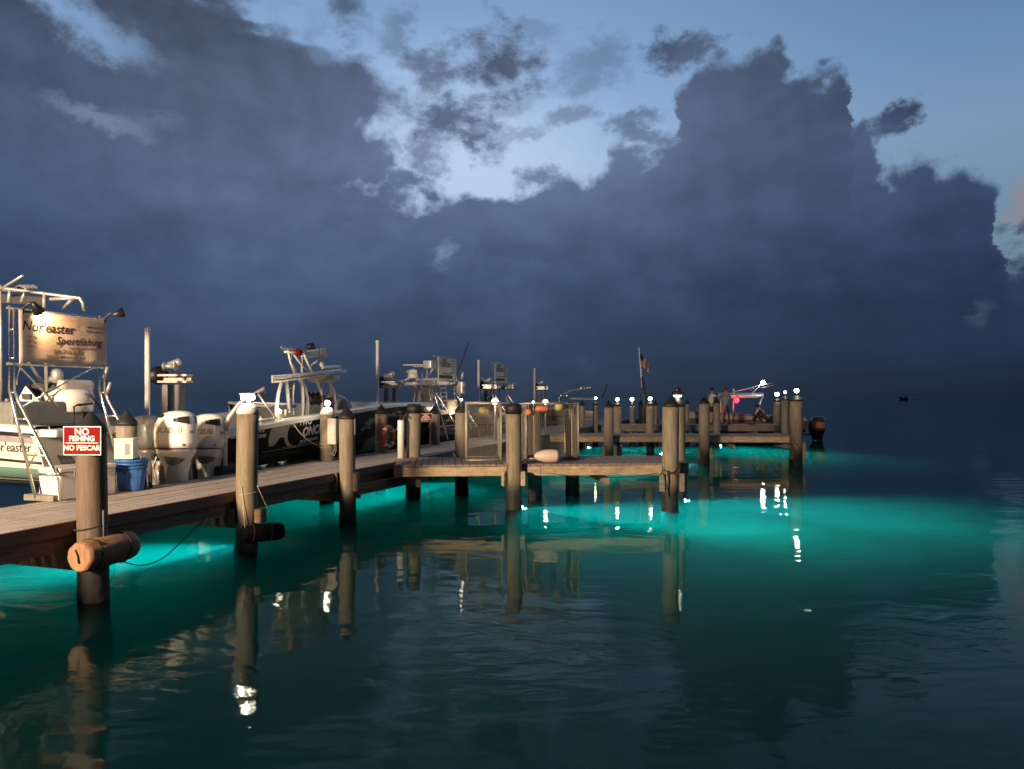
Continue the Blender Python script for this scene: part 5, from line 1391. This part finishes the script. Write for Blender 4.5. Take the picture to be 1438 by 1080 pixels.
# ---- boat at the far end, by the people
b7o = Vector((W(1131, 600, 38.6).x, 39.6, 0))
b7 = thing('canopy_boat', 'dark open boat with a white canopy, outrigger and red light at the far end', 'boat', b7o, R(180))
H7 = Hull(6.4, 2.4, lambda t: 1.18 + .30 * t, .5, .05); H7.build(b7, zmat('grey_hull_paint', [(0, (.02, .02, .02)), (.55, (.10, .10, .11)), (1.0, (.40, .37, .34))]), M['grey'], .8)
L7 = lambda px, py, dy=0: local(b7, W(px, py, 39.4 + dy))
slab('canopy', [(1008, 558.5, -.9), (1062, 559, -1.), (1072, 558, -.7), (1073, 556, 0), (1072, 555, .9), (1008, 555, .9)], .14, M['white'], b7, L7, .05)
def tube7(name, pts, r=.04, m='white', Y0=0):
    q = MB(); q.tube([L7(*p) for p in pts], r, 8); q.build(name, M[m], b7)
tube7('canopy_leg', [(1072, 556, -.6), (1069, 562, -.6), (1062, 584, -.6)]); tube7('canopy_leg', [(1030, 558, -.8), (1030, 586, -.8)]); tube7('canopy_leg', [(1012, 558, .7), (1012, 586, .7)]); tube7('canopy_leg', [(1070, 557, .8), (1060, 586, .8)])
tube7('outrigger', [(1028, 551, -.6), (1048, 546, -.7), (1071, 540, -.8), (1088, 538, -.9)], .035, 'alu'); tube7('outrigger', [(1040, 549, .4), (1075, 543, .2), (1089, 540.5, 0)], .03, 'alu'); tube7('outrigger', [(1056, 552, -.7), (1067, 542, -.8)], .025, 'alu'); tube7('antenna', [(1031, 553, -.5), (1030, 546, -.5)], .03)
q = MB(); q.ball((0, 0, 0), .12); o = q.build('mast_light', emit('cool_led', (1, .95, 1), 45), b7); o.location = L7(1071.5, 537.5, -.8)
lamp('POINT', L7(1071.5, 541, -1.1), 12, (.95, .9, 1), .05, parent=b7)
q = MB(); q.ball((0, 0, 0), .14); o = q.build('red_light', emit('red_led', (1, .006, .012), 16), b7); o.location = L7(1034, 562, -1.15)
lamp('POINT', L7(1034, 562, -1.6), 6, (1, .03, .06), .05, parent=b7)
for (px, py, w_, h_, m_) in ((1035, 588, .9, .4, 'grey'), (1048, 585, .5, .35, 'offwhite'), (1086, 588, .8, .35, 'offwhite')):
    q = MB(); q.box((0, 0, 0), (w_, .8, h_), bevel=.05); o = q.build('seat', M[m_], b7); o.location = L7(px, py + 3, -.2)
M['cowl_dark'] = mat('outboard_dark', (.05, .032, .025), .25, var=.3, coat=.5)
o = outboard(b7, local(b7, W(1147, 604, 38.8)), R(180), None, M['cowl_dark'], M['rubber'], False, 1.15)
q = MB(); q.loft([[cowl_point(s0_, z_, .006) for z_ in (.10, .2, .3, .38)] for s0_ in [-1.9 + 1.7 * i / 8 for i in range(9)]]); q.build('side_panel', mat('copper_panel', (.36, .14, .07), .3, var=.35, scale=6), o)
q = MB(); q.loft([[cowl_point(s0_, z_, .006) for z_ in (.10, .2, .3, .38)] for s0_ in [.2 + 1.7 * i / 8 for i in range(9)]]); q.build('side_panel', bpy.data.materials['copper_panel'], o)
q = MB(); q.box((.1, 0, .02), (.5, .22, .06), bevel=.02); o2 = q.build('engine_cable', M['rubber'], b7); o2.location = local(b7, W(1138, 611, 38.8))

# ---- tiny skiff near the horizon
p = G(1275, 561.0); sc8 = p.y / FOC
b8 = thing('distant_skiff', 'tiny dark skiff under way near the horizon', 'boat', p, R(183))
H8 = Hull(13 * sc8, 4.0 * sc8, lambda t: (1.5 + 2.2 * t * t) * sc8, .5 * sc8, -.3 * sc8); 
H8.build(b8, M['black'], M['dark'], .6 * sc8)
q = MB(); q.prism([(-1 * sc8 * .0, -.8 * sc8, .8 * sc8), (-4 * sc8 * 0 + 5 * sc8, -.8 * sc8, .8 * sc8), (4 * sc8, -.8 * sc8, 4.2 * sc8), (2.5 * sc8, -.8 * sc8, 3.6 * sc8)], (0, 1.6 * sc8, 0)); q.build('cabin', M['black'], b8)
M['foam'] = mat('wake_foam', (.55, .58, .60), .8, var=.3, scale=1.5)
q = MB()
for k in range(7):
    x = (16 - k * 4.0) * sc8
    q.ball((x, random.uniform(-2, 2) * sc8, .05), 1.6 * sc8, 0, (1.6, 1.2, .13), 1)
tag(q.build('wake_foam', M['foam']), 'pale wake foam round the tiny distant skiff', 'wake', None, (p.x, p.y, 0))['kind'] = 'stuff'
# ---------------------------------------------------------------- people on the third finger pier
M['skin'] = mat('skin', (.34, .19, .13), .55, var=.08)
M['hair'] = mat('dark_hair', (.015, .011, .010), .7, var=.3)
def skin_mesh(name, pts, edges, rad, m, parent, root=0, sub=1):
    me = bpy.data.meshes.new(name + '_skel'); me.from_pydata([Vector(p) for p in pts], edges, [])
    o = bpy.data.objects.new(name + '_tmp', me); COL.objects.link(o)
    md = o.modifiers.new('s', 'SKIN'); md.use_smooth_shade = True
    for i, r in enumerate(rad):
        r = r if isinstance(r, tuple) else (r, r)
        me.skin_vertices[0].data[i].radius = r
    me.skin_vertices[0].data[root].use_root = True
    s_ = o.modifiers.new('u', 'SUBSURF'); s_.levels = sub; s_.render_levels = sub
    dg = bpy.context.evaluated_depsgraph_get()
    out = bpy.data.meshes.new_from_object(o.evaluated_get(dg)); bpy.data.objects.remove(o)
    for p in out.polygons: p.use_smooth = True
    out.name = name; out.materials.clear(); out.materials.append(m)
    r = bpy.data.objects.new(name, out); COL.objects.link(r); r.parent = parent
    return r
def hand(pts, edges, rad, wrist, d, side):
    """palm and five fingers leaving vertex 'wrist' along d"""
    d = Vector(d).normalized(); base = Vector(pts[wrist]); s_ = d.cross(Vector((0, 0, 1)) if abs(d.z) < .8 else Vector((0, 1, 0))).normalized()
    k = len(pts); pts.append(base + d * .055); edges.append((wrist, k)); rad.append((.036, .018))
    for i, (f, ln) in enumerate(((-.030, .072), (-.010, .085), (.010, .08), (.030, .062))):
        a = len(pts); pts.append(base + d * .095 + s_ * f); edges.append((k, a)); rad.append(.0095)
        pts.append(base + d * (.095 + ln * .55) + s_ * f * 1.1); edges.append((a, a + 1)); rad.append(.0088)
        pts.append(base + d * (.095 + ln * .9) + s_ * f * 1.1 + Vector((0, 0, -.02))); edges.append((a + 1, a + 2)); rad.append(.0075)
    a = len(pts); pts.append(base + d * .05 + s_ * .045 * side); edges.append((k, a)); rad.append(.011)
    pts.append(base + d * .09 + s_ * .062 * side); edges.append((a, a + 1)); rad.append(.009)
def person(label, loc, rot, J, shirt, shorts, hairm, long_legs=False, cap=False):
    """J: joints in metres; +y is the way the person faces"""
    t = thing('person', label, 'person', loc, rot)
    names = ['pelvis', 'waist', 'chest', 'neck', 'head0', 'head1']
    pts = [Vector(J[n]) for n in names]; edges = [(0, 1), (1, 2), (2, 3), (3, 4), (4, 5)]
    rad = [(.15, .11), (.14, .10), (.165, .11), .055, (.075, .09), (.07, .085)]
    for s_, sd in (('l', -1), ('r', 1)):
        a = len(pts)
        for n, r in (('sh', .06), ('el', .042), ('wr', .028)): pts.append(Vector(J[s_ + n])); rad.append(r)
        edges += [(2, a), (a, a + 1), (a + 1, a + 2)]
        hand(pts, edges, rad, a + 2, Vector(J[s_ + 'wr']) - Vector(J[s_ + 'el']), sd)
        a = len(pts)
        for n, r in (('hip', .085), ('kn', .058), ('an', .038)): pts.append(Vector(J[s_ + n])); rad.append(r)
        pts.append(Vector(J[s_ + 'toe'])); rad.append((.045, .028))
        edges += [(0, a), (a, a + 1), (a + 1, a + 2), (a + 2, a + 3)]
    body = skin_mesh('body', pts, edges, rad, M['skin'], t)
    hd = Vector(J['head0']).lerp(Vector(J['head1']), .5); fw = Vector(J.get('face', (0, 1, 0))).normalized(); up = (Vector(J['head1']) - Vector(J['head0'])).normalized()
    sdv = fw.cross(up)
    q = MB(); q.ball(hd + fw * .098 - up * .01, .018, 0, (1, 1, 1.3), 1)
    for e in (-1, 1): q.ball(hd + sdv * e * .085, .022, 0, (.6, 1, 1.4), 1)
    q.build('nose_and_ears', M['skin'], t)
    q = MB()
    for e in (-1, 1): q.ball(hd + fw * .088 + sdv * e * .032 + up * .025, .011, 0, (1, 1, .7), 1)
    q.ball(hd + fw * .092 - up * .05, .012, 0, (2.0, .6, .5), 1)
    q.build('eyes_and_mouth', M['hair'], t)
    q = MB(); q.ball(hd - fw * .022 + up * .045, .108, 0, (1, 1.05, .95), 3)
    for v in list(q.bm.verts):
        if (v.co - hd).dot(fw) > .05 and (v.co - hd).dot(up) < .055: q.bm.verts.remove(v)
    if cap: q.prism([hd + fw * .07 + up * .06 + sdv * .07, hd + fw * .19 + up * .05 + sdv * .05, hd + fw * .19 + up * .05 - sdv * .05, hd + fw * .07 + up * .06 - sdv * .07], up * .012)
    q.build('cap' if cap else 'hair', hairm, t)
    # clothes follow the body
    g = .018
    cp = [J['pelvis'], J['waist'], J['chest'], Vector(J['chest']).lerp(Vector(J['neck']), .62)]
    ce = [(0, 1), (1, 2), (2, 3)]; cr = [(.165 + g, .125 + g), (.15 + g, .115 + g), (.165 + g, .115 + g), .075]
    for s_ in ('l', 'r'):
        a = len(cp); cp += [J[s_ + 'sh'], Vector(J[s_ + 'sh']).lerp(Vector(J[s_ + 'el']), .75 if not long_legs else 1.0)]
        cr += [.085, .068]; ce += [(2, a), (a, a + 1)]
        if long_legs: cp.append(Vector(J[s_ + 'wr'])); cr.append(.048); ce.append((a + 1, a + 2))
    skin_mesh('shirt', cp, ce, cr, shirt, t)
    cp = [Vector(J['pelvis']) + Vector((0, 0, .04)), J['pelvis']]; ce = [(0, 1)]; cr = [(.16 + g, .12 + g), (.155 + g, .12 + g)]
    for s_ in ('l', 'r'):
        a = len(cp); cp += [J[s_ + 'hip'], Vector(J[s_ + 'hip']).lerp(Vector(J[s_ + 'kn']), .85 if not long_legs else 1.0)]
        cr += [.105, .088]; ce += [(1, a), (a, a + 1)]
        if long_legs: cp.append(Vector(J[s_ + 'kn']).lerp(Vector(J[s_ + 'an']), .9)); cr.append(.062); ce.append((a + 1, a + 2))
    skin_mesh('trousers' if long_legs else 'shorts', cp, ce, cr, shorts, t)
    q = MB()
    for s_ in ('l', 'r'):
        a = Vector(J[s_ + 'an']); b = Vector(J[s_ + 'toe']); dd = (b - a); dd.z = 0; dd.normalize()
        q.loft([superring(z_, 0, rx, .048, 14) for z_, rx in ((0, .125), (.035, .13), (.06, .10), (.075, .05))], closed=True, caps=True)
        vs = q.bm.verts[-56:]; rm = math.atan2(dd.y, dd.x); c_ = Vector((a.x, a.y, a.z - .075)) + dd * .06
        bmesh.ops.transform(q.bm, matrix=Matrix.Translation(c_) @ Matrix.Rotation(rm, 4, 'Z'), verts=vs); q.bm.verts.ensure_lookup_table()
    q.build('shoes', M['dark'], t)
    return t
def stand(**kw):
    J = dict(pelvis=(0, 0, .95), waist=(0, .0, 1.10), chest=(0, -.01, 1.33), neck=(0, 0, 1.49), head0=(0, .015, 1.60), head1=(0, .02, 1.70),
             lsh=(-.19, 0, 1.42), lel=(-.25, -.02, 1.15), lwr=(-.24, .10, .93), rsh=(.19, 0, 1.42), rel=(.25, -.02, 1.15), rwr=(.24, .10, .93),
             lhip=(-.095, 0, .90), lkn=(-.11, .03, .50), lan=(-.12, -.02, .08), ltoe=(-.14, .12, .03), rhip=(.095, 0, .90), rkn=(.11, .03, .50), ran=(.12, -.02, .08), rtoe=(.14, .12, .03))
    J.update(kw); return J
PY = 36.2
px_ = lambda px: (W(px, 596, PY).x, PY, DECK + .002)
person('standing man in a white shirt and black shorts reaching out his arm', px_(998.5), R(-90),
       stand(rel=(.24, .25, 1.34), rwr=(.20, .50, 1.38), lel=(-.22, .22, 1.24), lwr=(-.16, .44, 1.18), chest=(0, .03, 1.33), head1=(0, .05, 1.70), neck=(0, .03, 1.49), head0=(0, .04, 1.60)),
       mat('white_shirt', (.62, .60, .58), .8, var=.08), mat('black_shorts', (.014, .014, .017), .8), M['hair'])
person('standing man in a pale blue shirt and khaki shorts seen from behind', px_(1019), R(8),
       stand(lel=(-.30, .10, 1.18), lwr=(-.26, .30, 1.12), rel=(.30, .10, 1.18), rwr=(.24, .30, 1.15), lkn=(-.16, .03, .50), lan=(-.19, -.02, .08), ltoe=(-.22, .12, .03), rkn=(.16, .03, .50), ran=(.19, -.02, .08), rtoe=(.22, .12, .03)),
       mat('blue_shirt', (.16, .25, .30), .8, var=.1), mat('khaki_shorts', (.30, .20, .15), .8, var=.1), mat('dull_red_cap', (.10, .03, .03), .8), cap=True)
J = dict(pelvis=(0, 0, .16), waist=(0, .05, .32), chest=(0, .20, .56), neck=(0, .30, .72), head0=(0, .37, .80), head1=(0, .42, .90), face=(0, .8, -.5),
         lsh=(-.18, .24, .66), lel=(-.27, .42, .44), lwr=(-.10, .62, .46), rsh=(.18, .24, .66), rel=(.27, .42, .44), rwr=(.10, .62, .46),
         lhip=(-.10, .05, .16), lkn=(-.16, .46, .48), lan=(-.14, .62, .08), ltoe=(-.14, .78, .03), rhip=(.10, .05, .16), rkn=(.16, .46, .48), ran=(.14, .62, .08), rtoe=(.14, .78, .03))
maroon = mat('dark_maroon_cloth', (.045, .022, .026), .85, var=.3)
person('person in dark maroon clothes sitting hunched on the far pier', (W(1076, 596, 35.6).x, 35.6, DECK + .002), R(62), J, maroon, maroon, M['hair'], True)

# ---------------------------------------------------------------- mooring lines from the boats
def on_pile_at(k, z): p = PIL[k].location; return Vector((p.x, p.y, z))
def near3(px, py): return PL(px, py, 2.06)
pb = on_pile_at('b2', 1.25)
rope('mooring_line', 'pale mooring line from the black boat to the piling with the grey power box', sag(near3(410, 592), pb + Vector((-.16, .02, 0)), .12) , .012)
rope('mooring_line', 'turns of pale mooring line round the piling with the grey power box', loop_around(pb, .165, 1.24, tilt=.02) + loop_around(pb, .166, 1.28, tilt=-.02), .012)
pb = on_pile_at('b3', 1.2)
rope('mooring_line', 'pale mooring line from the bow of the black boat to the life ring piling', sag(near3(575, 571.5), pb + Vector((.02, .16, 0)), .15), .012)
rope('mooring_line', 'turns of pale mooring line round the life ring piling', loop_around(pb, .160, 1.2, tilt=.02), .012)
pb = on_pile_at('b1', 1.35)
rope('mooring_line', 'pale mooring line round the dark topped piling behind the blue buckets', loop_around(pb, .165, 1.34, tilt=.03) + loop_around(pb, .166, 1.38, tilt=-.03), .012)
rope('shore_cable', 'yellowish shore power cable lying along the back of the pier deck', [G(478, 643, DECK) + Vector((0, 0, .015)), G(440, 648, DECK) + Vector((0, 0, .015)), G(410, 651, DECK) + Vector((0, 0, .015)), G(380, 656, DECK) + Vector((0, 0, .015)), G(366, 656, DECK) + Vector((0, 0, .015)), G(352, 660, DECK) + Vector((0, 0, .015))], .012, M['rope'], 'cable')
